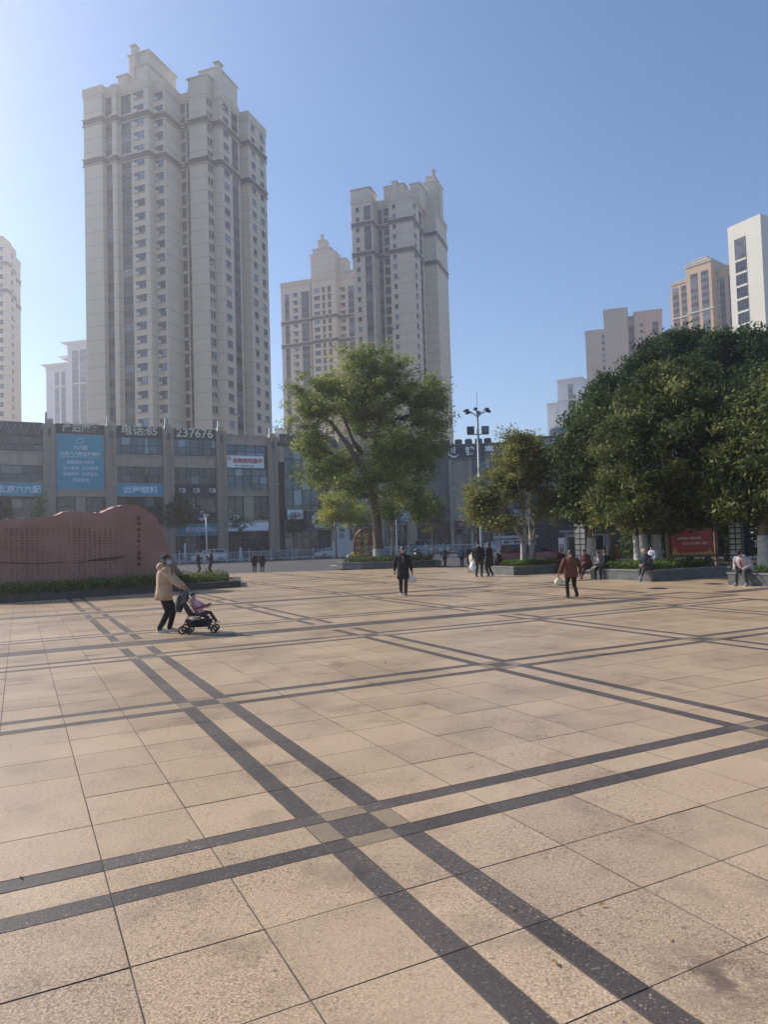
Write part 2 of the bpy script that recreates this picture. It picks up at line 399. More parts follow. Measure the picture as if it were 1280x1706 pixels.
# thin square frames where the wide bands meet the boundary band
for vcen in (14.555, 22.535):
    mb = MB(); mb.M = Matrix.Rotation(YAW, 4, 'Z'); c = (17.35, vcen)
    for a in (0, 1):
        h, wd = .95, .15
        if a: mb.box(c[0] - h, c[0] + h, c[1] - h, c[1] - h + wd, .0015, .006); mb.box(c[0] - h, c[0] + h, c[1] + h - wd, c[1] + h, .0015, .006)
        else: mb.box(c[0] - h, c[0] - h + wd, c[1] - h + wd, c[1] + h - wd, .0015, .006); mb.box(c[0] + h - wd, c[0] + h, c[1] - h + wd, c[1] + h - wd, .0015, .006)
    o = mb.build('inlay_frame', M['granite_dark'], plaza); with_tint(o.data, [.5] * len(o.data.polygons))
# ------------------------------------------------------------------ residential towers
def win_mesh(w, h, kind, var=0):
    """window unit centred on x, sill at z=0, proud of the wall towards -y"""
    mb = MB(); t = .12
    if kind == 'window':            # dark frame, glass panes, mullion and transom, sill below
        mb.mi = 1; mb.box(-w / 2, w / 2, -.03, .04, 0, h)
        mb.mi = 0
        for x in (-w / 2, w / 2 - .09, w * .08): mb.box(x, x + .09, -.09, -.02, 0, h)
        mb.box(-w / 2, w / 2, -.085, -.02, 0, .09); mb.box(-w / 2, w / 2, -.085, -.02, h - .09, h); mb.box(-w / 2, w / 2, -.08, -.02, h * .36, h * .36 + .07)
        mb.mi = 2; mb.box(-w / 2 - .12, w / 2 + .12, -.28, .03, -.16, -.003)
    elif kind == 'acwindow':        # ac niche on the left, window on the right
        mb.mi = 3; mb.box(-w / 2, -w * .06, -.02, .02, -.1, h)
        mb.mi = 4; mb.box(-w * .45, -w * .12, -.32, -.03, .05, .65)
        mb.mi = 1; mb.box(-w * .04, w / 2, -.03, .04, 0, h)
        mb.mi = 0
        for x in (-w * .04, w / 2 - .09, w * .22): mb.box(x, x + .09, -.09, -.02, 0, h)
        mb.box(-w * .04, w / 2, -.085, -.02, 0, .09); mb.box(-w * .04, w / 2, -.085, -.02, h - .09, h); mb.box(-w * .04, w / 2, -.08, -.02, h * .36, h * .36 + .07)
        mb.mi = 2; mb.box(-w / 2 - .1, w / 2 + .1, -.35, .03, -.16, -.103)
    elif kind == 'balcony':         # full-width glazed balcony: solid apron, glass band
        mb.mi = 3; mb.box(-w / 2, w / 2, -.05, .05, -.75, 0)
        mb.mi = 1; mb.box(-w / 2, w / 2, -.02, .05, 0, h)
        mb.mi = 0; n = 3 + var
        for i in range(n + 1): x = -w / 2 + (w - .08) * i / n; mb.box(x, x + .08, -.08, -.01, 0, h)
        mb.box(-w / 2, w / 2, -.075, -.01, h * .6, h * .6 + .07)
        mb.mi = 3; mb.box(-w / 2, w / 2, -.10, .04, -1.42, -.753)
    elif kind == 'louvre':
        mb.mi = 3; mb.box(-w / 2, w / 2, -.01, .03, 0, h)
        mb.mi = 0
        for i in range(5): mb.box(-w / 2, w / 2, -.06, 0, h * i / 5 + .1, h * i / 5 + .2)
        mb.mi = 2; mb.box(-w / 2 - .05, w / 2 + .05, -.22, .02, -.2, -.003)
    return mb.mesh(kind, [M['frame_blue'] if kind in ('window', 'acwindow') else M['frame_dark'], (M['tower_glass_blue'] if kind in ('window', 'acwindow') else M['tower_glass']) if var == 0 else (M['tower_glass_b'] if var == 1 else M['tower_glass_c']), M['tower_trim'], M['recess'] if kind != 'louvre' else M['louvre'], M['ac']])
WNAME = {'window': 'window', 'acwindow': 'window_with_ac_niche', 'balcony': 'balcony_glazing', 'louvre': 'louvre_panel'}
_wm = {}
_a = MB(); _a.box(-.42, .42, -.36, -.02, 0, .6); _a.mi = 1; _a.box(-.3, .1, -.375, -.362, .12, .5); _a.mi = 0; AC_T = _a.mesh('ac_unit', [M['ac'], M['frame_dark']])
def tower(name, label, O, ang, plan, faces, roof_z, cornices, blocks, floors, wall=None, parap=1.5, floor_h=3.0, fh0=3.3, corn=None, group=None):
    """plan: (p,q) outline, counter-clockwise from above; faces: (p0,q0,p1,q1,[(s, w, h, sill, kind)...])"""
    wall = wall or M['tower']
    t = thing(name, label, 'tower block', (O[0], O[1], 0), ang, group)
    mb = MB(); mb.prism(plan, -.28, roof_z - parap); mb.build('wall', wall, t)
    def offset(poly, d):
        n = len(poly); out = []
        for i in range(n):
            a, b, c = Vector(poly[i - 1]), Vector(poly[i]), Vector(poly[(i + 1) % n])
            e1 = (b - a).normalized(); e2 = (c - b).normalized(); n1 = Vector((e1.y, -e1.x)); n2 = Vector((e2.y, -e2.x))
            k = n1 + n2; k = k / max(.35, (1 + n1.dot(n2))); out.append((b.x + k.x * d, b.y + k.y * d))
        return out
    # parapet: ring with a capping and vertical ribs
    mb = MB(); po = offset(plan, .18); pi = offset(plan, -.25); n = len(plan)
    z0, z1 = roof_z - parap - .5, roof_z
    mb.add([(x, y, z0) for x, y in po] + [(x, y, z1) for x, y in po] + [(x, y, z1) for x, y in pi] + [(x, y, z0) for x, y in pi],
           [(i, (i + 1) % n, n + (i + 1) % n, n + i) for i in range(n)] + [(n + i, n + (i + 1) % n, 2 * n + (i + 1) % n, 2 * n + i) for i in range(n)] + [(2 * n + i, 2 * n + (i + 1) % n, 3 * n + (i + 1) % n, 3 * n + i) for i in range(n)] + [(3 * n + i, 3 * n + (i + 1) % n, (i + 1) % n, i) for i in range(n)])
    mb.build('parapet', wall, t)
    mb = MB()
    for i in range(n):
        a, b = Vector(po[i]), Vector(po[(i + 1) % n]); L = (b - a).length
        if L < 1.5: continue
        e = (b - a) / L; nn = Vector((e.y, -e.x)); k = int(L / .55)
        for j in range(k):
            c = a + e * (L * (j + .5) / k); q = [c - e * .09, c + e * .09]
            mb.add([(q[0].x, q[0].y, z0 + .1), (q[1].x, q[1].y, z0 + .1), (q[1].x + nn.x * .08, q[1].y + nn.y * .08, z0 + .1), (q[0].x + nn.x * .08, q[0].y + nn.y * .08, z0 + .1),
                    (q[0].x, q[0].y, z1 - .3), (q[1].x, q[1].y, z1 - .3), (q[1].x + nn.x * .08, q[1].y + nn.y * .08, z1 - .3), (q[0].x + nn.x * .08, q[0].y + nn.y * .08, z1 - .3)],
                   [(3, 2, 6, 7), (1, 2, 6, 5), (0, 4, 7, 3)])
    if mb.v: mb.build('parapet_ribs', wall, t, kind='stuff')
    for cz in cornices:
        mb = MB(); c2 = corn or M['cornice']
        mb.mi = 0; mb.prism(offset(plan, .12), cz - .75, cz + .55); mb.mi = 1; mb.prism(offset(plan, .38), cz + .552, cz + .78); mb.prism(offset(plan, .3), cz - .95, cz - .752)
        mb.build('cornice', [c2, wall], t)
    for (p0, p1, q0, q1, z) in blocks:
        mb = MB(); zb = roof_z - parap + .003; mb.box(p0, p1, q0, q1, zb, z); mb.build('roof_block', wall, t)
        mb = MB(); mb.box(p0 - .3, p1 + .3, q0 - .3, q1 + .3, z + .003, z + .28); mb.build('roof_capping', M['tower_trim'], t)
    for (p0, q0, p1, q1, colsn) in faces:
        L = math.hypot(p1 - p0, q1 - q0); a = math.atan2(q1 - q0, p1 - p0)
        for (s, ww, hh, sill, kind) in colsn:
            for fl in range(floors):
                var = random.choice((0, 0, 1, 2)); key = (round(ww, 2), round(hh, 2), kind, var)
                if key not in _wm: _wm[key] = win_mesh(ww, hh, kind, var)
                z = fh0 + fl * floor_h + sill
                if z + hh > roof_z - parap - .3: break
                
                inst(WNAME[kind], _wm[key], t, (p0 + (p1 - p0) * s / L, q0 + (q1 - q0) * s / L, z), a)
                if z > 26 and kind in ('window', 'balcony') and random.random() < .16:      # odd air conditioners hung beside the openings
                    d_ = (s + (ww / 2 + .5) * random.choice((-1, 1))) / L
                    if 0.05 < d_ < .95: inst('ac_unit', AC_T, t, (p0 + (p1 - p0) * d_ + .02, q0 + (q1 - q0) * d_, z - .1), a)
    return t
A20 = R(-20)
# large tower, left
plan = [(0, 0), (5, 0), (5, 1.3), (6.9, 1.3), (6.9, .9), (8.1, .9), (8.1, 2), (15.7, 2), (15.7, 3.9), (18.5, 3.9), (18.5, 9.6), (21.5, 9.6), (21.5, 8.7), (25.9, 8.7), (25.9, 11.2), (27.9, 11.2), (27.9, 19.2), (27.2, 19.2), (27.2, 20.6), (29.5, 20.6), (29.5, 29), (0, 29)]
tower('residential_tower', 'tallest beige stone tower with stepped crown left of the big tree', (-64.1, 154.7), A20, plan, [
    (5, 1.3, 6.9, 1.3, [(.95, 1.8, 1.6, .9, 'balcony')]),
    (8.1, 2, 15.7, 2, [(1.75, 2.5, 1.6, .9, 'balcony'), (5.1, 2.6, 1.6, .9, 'acwindow')]),
    (15.7, 3.9, 18.5, 3.9, [(1.35, 2.1, 1.7, .8, 'acwindow')]),
    (18.5, 9.6, 21.5, 9.6, [(.75, 1.15, 2.4, .3, 'louvre'), (2.35, 1.1, 1.6, .9, 'balcony')]),
    (25.9, 8.7, 25.9, 11.2, [(.8, .7, 1.9, .5, 'louvre'), (1.8, .7, 1.6, .8, 'window')]),
    (27.9, 11.2, 27.9, 19.2, [(2.3, 1.9, 1.6, .9, 'window'), (6.0, 2.4, 1.6, .9, 'balcony')]),
    (29.5, 20.6, 29.5, 29, [(2.2, 1.5, 1.6, .9, 'window'), (6.2, 1.5, 1.6, .9, 'window')])],
    104.2, (87.5, 96.5), [(7.6, 10.2, 2.2, 8, 106.4), (9.9, 15.2, 3.2, 13, 111.2), (12.6, 15.6, 2.15, 14, 107.4), (11.2, 12.2, 2.4, 3.6, 112.6), (20.8, 25.7, 9.6, 15, 107.0), (22.3, 27.2, 12, 20, 109.8), (26.6, 27.6, 11.5, 13, 110.6), (1.5, 3.5, 4, 8, 105.4)], 33)
# second tower, behind the tree
plan = [(-.2, 2), (1.1, 2), (1.1, -2.1), (7.7, -2.1), (7.7, 2.2), (12.2, 2.2), (12.2, 0), (19.4, 0), (19.4, 10.5), (19.0, 10.5), (19.0, 12.8), (23.0, 12.8), (23.0, 26), (-.2, 26)]
tower('residential_tower', 'beige stone tower with flat stepped crown rising behind the big tree', (-7.4, 212.2), A20, plan, [
    (1.1, -2.1, 7.7, -2.1, [(1.9, 1.0, 1.5, .9, 'window'), (5.1, 2.2, 1.7, .8, 'balcony')]),
    (7.7, 2.2, 12.2, 2.2, [(.9, 1.2, 1.7, .8, 'balcony'), (3.1, 2.0, 2.3, .4, 'louvre')]),
    (12.2, 0, 19.4, 0, [(1.6, .9, 1.4, .9, 'window')]),
    (19.4, 0, 19.4, 10.5, [(2.4, 1.6, 1.6, .9, 'window'), (8.2, 2.2, 1.7, .8, 'balcony')])],
    104.6, (87.5, 96.5), [(.6, 6.8, -1.2, 5, 107.6), (9.8, 16.2, 3, 9, 108.8), (12.6, 14, 2.6, 4, 109.6), (17.2, 20.2, 6, 14, 109.6), (19.2, 22.7, 13.5, 20, 113), (20.0, 22.7, 14.5, 24, 115.2), (22.2, 22.9, 13.6, 14.4, 116.6)], 33)
# tower with the central spire, further back
plan = [(0, .4), (12.6, .4), (12.6, 2.6), (13.6, 2.6), (13.6, -.6), (23.6, -.6), (23.6, 2.2), (31, 2.2), (31, 20), (0, 20)]
tower('residential_tower', 'hazy tower with a small central spire left of the second beige tower', (-37.7, 273.3), A20, plan, [
    (0, .4, 12.6, .4, [(2.6, 1.8, 1.6, .9, 'balcony'), (6.1, 2.0, 1.6, .9, 'acwindow'), (10.4, 3.2, 1.7, .8, 'balcony')]),
    (13.6, -.6, 23.6, -.6, [(2.2, 2.2, 1.7, .8, 'window'), (5.0, 1.1, 2.3, .4, 'louvre'), (7.4, 1.3, 2.3, .4, 'louvre')]),
    (23.6, 2.2, 31, 2.2, [(1.6, 2.2, 1.6, .9, 'acwindow'), (5.3, 2.6, 1.7, .8, 'balcony')])],
    103.4, (87.5, 78.5), [(13.2, 23.2, .2, 6, 112.2), (14.2, 21.4, .1, 5, 114), (16.4, 19.2, .4, 4, 117.4), (17.4, 18.2, 1, 2, 119.6), (23.4, 26.4, 3, 8, 110), (26, 30, 3.6, 8, 105)], 33, wall=M['tower'])
# pale ribs of that tower
# far left tower, cut by the frame
plan = [(-14, 1.4), (-8, 1.4), (-8, 0), (1.7, 0), (1.7, 3), (.9, 3), (.9, 8.5), (-2.0, 8.5), (-2.0, 9.8), (-1.6, 9.8), (-1.6, 18.5), (-14, 18.5)]
tower('residential_tower', 'hazy beige tower cut by the left edge of the picture', (-122.3, 229.2), R(5), plan, [
    (-8, 0, 1.7, 0, [(3, 2.4, 1.6, .9, 'balcony'), (7.6, 1.4, 1.6, .9, 'window')]),
    (.9, 3, .9, 8.5, [(2.6, 1.4, 1.6, .9, 'window')]),
    (-1.6, 9.8, -1.6, 18.5, [(3.4, 1.3, 1.6, .9, 'window')])],
    104.2, (87.5, 96.5), [(-5, -1, 3, 8, 106.4), (-12, -8, 4, 9, 110)], 33)
# pale tower with flared roofs between the left two
# ------------------------------------------------------------------ further blocks on the skyline
def block(name, label, cat, O, ang, boxes, wins, wall, caps=(), bands=(), trim=None, group=None):
    """boxes: (p0,p1,q0,q1,z) solid masses; wins: (p0,q0,p1,q1,cols,w,h,step,z0,z1,kind) regular window fields"""
    t = thing(name, label, cat, (O[0], O[1], 0), ang, group)
    for (p0, p1, q0, q1, z) in boxes:
        mb = MB(); mb.box(p0, p1, q0, q1, -.28, z); mb.build('wall', wall, t)
        if name == 'slab_building': continue
        mb = MB(); mb.box(p0 - .35, p1 + .35, q0 - .35, q1 + .35, z - .9, z - .4); mb.box(p0 - .2, p1 + .2, q0 - .2, q1 + .2, z + .003, z + .35); mb.build('roof_capping', trim or M['tower_trim'], t)
    for (p0, p1, q0, q1, z, over) in caps:          # flared roof slabs
        mb = MB(); a, b = over, 0
        mb.add([(p0, q0, z), (p1, q0, z), (p1, q1, z), (p0, q1, z), (p0 - a, q0 - a, z + 1.3), (p1 + a, q0 - a, z + 1.3), (p1 + a, q1 + a, z + 1.3), (p0 - a, q1 + a, z + 1.3), (p0 + .5, q0 + .5, z + 2.4), (p1 - .5, q0 + .5, z + 2.4), (p1 - .5, q1 - .5, z + 2.4), (p0 + .5, q1 - .5, z + 2.4)],
               [(0, 1, 5, 4), (1, 2, 6, 5), (2, 3, 7, 6), (3, 0, 4, 7), (4, 5, 9, 8), (5, 6, 10, 9), (6, 7, 11, 10), (7, 4, 8, 11), (8, 9, 10, 11)])
        mb.build('flared_roof', trim or M['tower_trim'], t)
    for (p0, p1, q0, q1, z) in bands:
        mb = MB(); mb.box(p0 - .25, p1 + .25, q0 - .25, q1 + .25, z, z + .6); mb.build('cornice', M['tower_trim'] if trim is None else trim, t)
    for (p0, q0, p1, q1, n, ww, hh, step, z0, z1, kind) in wins:
        a = math.atan2(q1 - q0, p1 - p0); L = math.hypot(p1 - p0, q1 - q0); key = (round(ww, 2), round(hh, 2), kind)
        if key not in _wm: _wm[key] = win_mesh(ww, hh, kind)
        for i in range(n):
            s = (i + .5) / n; z = z0
            while z + hh < z1:
                inst(WNAME[kind], _wm[key], t, (p0 + (p1 - p0) * s, q0 + (q1 - q0) * s, z), a); z += step
    return t
M['white_render'] = wallmat('white_render', (.66, .63, .60), 3.0, .4, .12, .05, .08)
M['beige_render'] = wallmat('beige_render', (.52, .42, .33), 3.0, .4, .10, .05, .10)
M['orange_render'] = wallmat('orange_render', (.56, .36, .20), 3.0, .4, .10, .05, .10)
M['cream_render'] = wallmat('cream_render', (.66, .61, .52), 3.9, 1, .05, .03, .07)
block('residential_tower', 'pale white tower with flared roof edges between the two left towers', 'tower block', (-168, 356), R(-14),
      [(0, 15, 0, 12, 94), (15, 33, -3, 12, 103)], [(4.5, 0, 12, 0, 2, 2.4, 1.9, 3, 24, 92, 'balcony'), (17, -3, 26, -3, 2, 3.6, 1.9, 3, 24, 101, 'balcony')],
      M['white_render'], caps=[(0, 15, 0, 12, 94.5, 2.2), (7, 14, 3, 9, 99, 1.6), (15, 33, -3, 12, 103.5, 2.6), (29, 33, 2, 9, 108, 2)], bands=[(0, 15, 0, 12, 84), (15, 33, -3, 12, 84)], trim=M['white_render'])
block('apartment_block', 'small pale block low on the skyline at the left', 'apartment block', (-262, 560), R(-10), [(0, 14, 0, 10, 95), (12, 24, 3, 14, 108), (14, 19, 4, 9, 113)],
      [(1, 0, 13, 0, 3, 2.2, 1.6, 3, 70, 93, 'balcony')], M['white_render'])
block('apartment_block', 'tiny pale stepped block just right of the tallest tower', 'apartment block', (-62, 370), R(0), [(0, 6, 0, 10, 60), (6, 13, 2, 10, 63)],
      [(0, 0, 6, 0, 2, 1.6, 1.5, 3, 45, 58, 'window')], M['white_render'])
# right skyline
block('residential_tower', 'tan tower in three stepped masses behind the right trees', 'tower block', (97, 332), R(-19),
      [(0, 9.5, 1, 16, 98), (8.6, 19, -2, 12, 106), (19, 22, 3, 12, 103), (22, 34, 0.5, 14, 104)],
      [(9.5, 1, 9.5, -2, 1, 1, 1.4, 3, 40, 96, 'window'), (19, 3, 22, 3, 1, 2, 1.6, 3, 40, 101, 'balcony'), (22, .5, 28, .5, 1, 1.4, 1.6, 3, 40, 101, 'window'), (28, .5, 34, .5, 1, 2.6, 1.7, 3, 40, 101, 'balcony'), (7, 1, 9, 1, 1, 1.2, 1.5, 3, 40, 96, 'window')],
      M['beige_render'], bands=[(8.6, 19, -2, 12, 84), (0, 9.5, 1, 16, 82)])
block('residential_tower', 'orange and tan tower beside the white slab building', 'tower block', (124, 302), R(-50),
      [(0, 2.4, 3, 12, 104), (2, 9.5, 0, 14, 108), (9.5, 20, -1.5, 18, 113), (20, 27, 4, 22, 110), (11, 17, 2, 9, 115.5)],
      [(2, 0, 9.5, 0, 2, 2.6, 1.8, 3, 50, 106, 'balcony'), (10.5, -1.5, 19.5, -1.5, 2, 3.0, 1.8, 3, 50, 110, 'balcony'), (20, 2, 20, 6, 1, 1.3, 1.5, 3, 50, 110, 'window'), (20, 4, 27, 4, 2, 2, 1.7, 3, 50, 108, 'balcony')],
      M['orange_render'], bands=[(9.5, 20, -1.5, 18, 92.5), (2, 9.5, 0, 14, 92.5)])
block('residential_tower', 'far white tower low above the right treetops', 'tower block', (108, 432), R(-32),
      [(0, 15, 0, 14, 97)], [(5, 0, 11, 0, 1, 3, 1.8, 3, 50, 95, 'balcony')], M['white_render'], bands=[(0, 15, 0, 14, 84)])
block('residential_tower', 'farthest cream tower at the left foot of the right treetops', 'tower block', (110, 470), R(-32),
      [(0, 14, 0, 12, 90)], [(6, 0, 12, 0, 1, 3, 1.8, 3, 50, 88, 'balcony')], M['white_render'])
t = block('slab_building', 'cream slab building with one tall window strip cut by the right edge', 'office building', (99.5, 198.5), R(-61),
      [(0, 9.8, 0, 34, 87.6)], [], M['cream_render'], trim=M['cream_render'])
# window strip: seven bays, the top one double height
zs = [(83.3 - 5.9, 83.3)] + [(83.3 - 5.9 - 3.62 * (k + 1), 83.3 - 5.9 - 3.62 * k - .55) for k in range(11)]
for z0, z1 in zs:
    mb = MB(); mb.mi = 0; mb.box(1.9, 5.2, -.02, .05, z0, z1); mb.mi = 1
    for i in range(4): x = 1.9 + 3.2 * i / 3; mb.box(x, x + .1, -.1, .0, z0, z1)
    n = 4 if z1 - z0 > 5 else 2
    for i in range(n + 1): z = z0 + (z1 - z0 - .1) * i / n; mb.box(1.9, 5.2, -.09, .0, z, z + .1)
    mb.build('window', [M['tower_glass_b' if z1 > 80 else 'tower_glass_c'], M['frame_dark']], t)
    mb = MB(); mb.box(1.85, 5.25, -.12, .03, z0 - .55, z0 - .003); mb.build('spandrel', M['cream_render'], t)
# low roofs and treetops far off behind the hotel
# ------------------------------------------------------------------ shop buildings along the far side of the street
def text_mesh(body, w, h, mat, depth=.06, bold=0.0, fit=False, align='CENTER'):
    cu = bpy.data.curves.new('lettering', 'FONT'); cu.body = body; cu.extrude = .01; cu.offset = bold; cu.align_x = 'CENTER'; cu.space_line = 1.15
    cu.resolution_u = 2
    ob = bpy.data.objects.new('lettering_tmp', cu); COL.objects.link(ob)
    dg = bpy.context.evaluated_depsgraph_get(); me = bpy.data.meshes.new_from_object(ob.evaluated_get(dg))
    bpy.data.objects.remove(ob); bpy.data.curves.remove(cu)
    n = len(me.vertices); c = np.zeros(n * 3); me.vertices.foreach_get('co', c); c = c.reshape(-1, 3)
    lo, hi = c.min(0), c.max(0); sx = w / (hi[0] - lo[0]); sz = h / (hi[1] - lo[1])
    if not fit: sx = sz = min(sx, sz)
    x = (c[:, 0] - (lo[0] + hi[0]) / 2) * sx; z = (c[:, 1] - (lo[1] + hi[1]) / 2) * sz; y = -(c[:, 2] - lo[2]) / .02 * depth
    c2 = np.stack([x, y, z], 1).ravel(); me.vertices.foreach_set('co', c2); me.materials.clear(); me.materials.append(mat); me.update()
    me.name = 'lettering'; return me
def text(body, parent, x, y, z, w, h, mat, rz=0, depth=.06, bold=0.0, fit=False, name='lettering', roty=0):
    o = inst(name, text_mesh(body, w, h, mat, depth, bold, fit), parent, (x, y, z), rz)
    if roty: o.rotation_euler = (0, roty, rz)
    return o
def board(name, label, root, x0, x1, y, z0, z1, mat, cat='sign', th=.25, frame=None):
    """a sign that hangs on a facade: own thing, panel and lettering as parts; local frame centred on it"""
    mw = root.matrix_basis; p = mw @ Vector(((x0 + x1) / 2, y, (z0 + z1) / 2))
    t = thing(name, label, cat, p, root.rotation_euler.z)
    w2, h2 = (x1 - x0) / 2, (z1 - z0) / 2
    mb = MB(); mb.box(-w2, w2, -.0, th, -h2, h2); mb.build('panel', mat, t)
    mb = MB(); f = .09
    mb.box(-w2 - f, w2 + f, -.05, .06, h2 + .002, h2 + f); mb.box(-w2 - f, w2 + f, -.05, .06, -h2 - f, -h2 - .002); mb.box(-w2 - f, -w2 - .002, -.05, .06, -h2, h2); mb.box(w2 + .002, w2 + f, -.05, .06, -h2, h2)
    mb.build('frame', frame or M['steel'], t)
    return t
_pane = {}
def glazing(parent, x0, x1, z0, z1, nx, nz, y=0.0, glass=None, frame=None, widths=None, jit=.012, name='window', bar=.1):
    frame = frame or M['frame_dark']; glass = glass or M['glass']
    if widths is None: xs = [x0 + (x1 - x0) * i / nx for i in range(nx + 1)]
    else:
        tot = sum(widths); xs = [x0]
        for q in widths: xs.append(xs[-1] + (x1 - x0) * q / tot)
        nx = len(widths)
    zs = [z0 + (z1 - z0) * i / nz for i in range(nz + 1)] if not hasattr(nz, '__len__') else [z0 + (z1 - z0) * q for q in nz]
    mb = MB()
    for x in xs: mb.box(x - bar / 2, x + bar / 2, y - .10, y + .03, z0, z1)
    for z in zs: mb.box(x0, x1, y - .095, y + .03, z - bar / 2, z + bar / 2)
    fr = mb.build(name, frame, parent)
    for i in range(nx):
        for j in range(len(zs) - 1):
            w, h = xs[i + 1] - xs[i], zs[j + 1] - zs[j]; key = (round(w, 2), round(h, 2), glass.name)
            if key not in _pane: q = MB(); q.box(-w / 2, w / 2, 0, .02, -h / 2, h / 2); _pane[key] = q.mesh('pane', glass)
            o = inst('pane', _pane[key], fr, ((xs[i] + xs[i + 1]) / 2, y, (zs[j] + zs[j + 1]) / 2))
            o.rotation_euler = (random.uniform(-jit, jit), 0, random.uniform(-jit, jit))
    return fr
def ac_mesh():
    mb = MB(); mb.mi = 0; mb.box(-.45, .45, -.36, 0, 0, .62); mb.mi = 1; mb.mi = 1
    mb.M = Matrix.Translation((-.12, -.365, .31)) @ Matrix.Rotation(math.pi / 2, 4, 'X'); mb.tube([(0, 0, -.01), (0, 0, .015)], .24, 14); mb.M = Matrix.Identity(4)
    mb.mi = 0
    for k in range(-2, 3): mb.box(-.12 - .23, -.12 + .23, -.395, -.385, .31 + k * .09 - .008, .31 + k * .09 + .008)
    mb.mi = 2; mb.box(-.5, -.42, -.4, .1, -.06, -.003); mb.box(.42, .5, -.4, .1, -.06, -.003)
    return mb.mesh('ac_unit', [M['ac'], M['black'], M['steel']])
ACM = ac_mesh()
V0 = 108.0
o0 = W(0, V0)
shop = thing('shopping_building', 'long stone faced shopping building with pilasters and shop signs across the street, left', 'building', (o0.x, o0.y, 0), YAW)
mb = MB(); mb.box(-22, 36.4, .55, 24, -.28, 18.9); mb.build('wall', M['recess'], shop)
pil = [-5.0, 3.0, 10.95, 18.93, 26.8, 34.95]
# pilasters: stepped fluted piers with a sunken panel and a small lamp on top
def pilaster(x, top):
    mb = MB(); w = 1.6
    mb.box(x, x + w, -.35, .6, -.28, top - .4); mb.box(x + .12, x + .5, -.55, -.352, 0, top - .9); mb.box(x + 1.1, x + 1.48, -.55, -.352, 0, top - .9)
    mb.box(x + .5, x + 1.1, -.45, -.352, 0, 11.2); mb.box(x - .08, x + w + .08, -.62, .6, -.27, .8)
    mb.box(x - .06, x + w + .06, -.6, .6, 11.25, 11.6)
    mb.build('pilaster', M['stone'], shop)
    mb = MB(); mb.box(x + .3, x + w - .3, -.5, .5, top - .397, top + .25); mb.build('pilaster_cap', M['stone_trim'], shop)
    mb = MB(); mb.box(x + .72, x + .98, -.62, -.553, top - 2.1, top - 1.2); mb.box(x + .66, x + 1.04, -.66, -.553, top - 1.3, top - 1.1); mb.build('stone_boss', M['recess'], shop)
    mb = MB(); mb.box(x + .3, x + .62, -.35, -.0, top + .253, top + 1.15); mb.build('lamp_box', M['rail_white'], shop)
for i, x in enumerate(pil): pilaster(x, 19.9 if i < 5 else 19.2)
def spandrel(x0, x1, z0, z1, y=.1, mat=None, name='spandrel'):
    mb = MB(); mb.box(x0, x1, y, .56, z0, z1); mb.box(x0, x1, y - .12, y - .002, z0 + .0, z0 + .16); mb.box(x0, x1, y - .18, y - .002, z1 - .2, z1); return mb.build(name, mat or M['stone_trim'], shop)
W7 = [1, 2, 1, 2, 1, 2, 1]
bays = [(-20, -5.0), (-3.4, 3.0), (4.6, 10.95), (12.55, 18.93), (20.53, 26.8), (28.4, 34.95)]
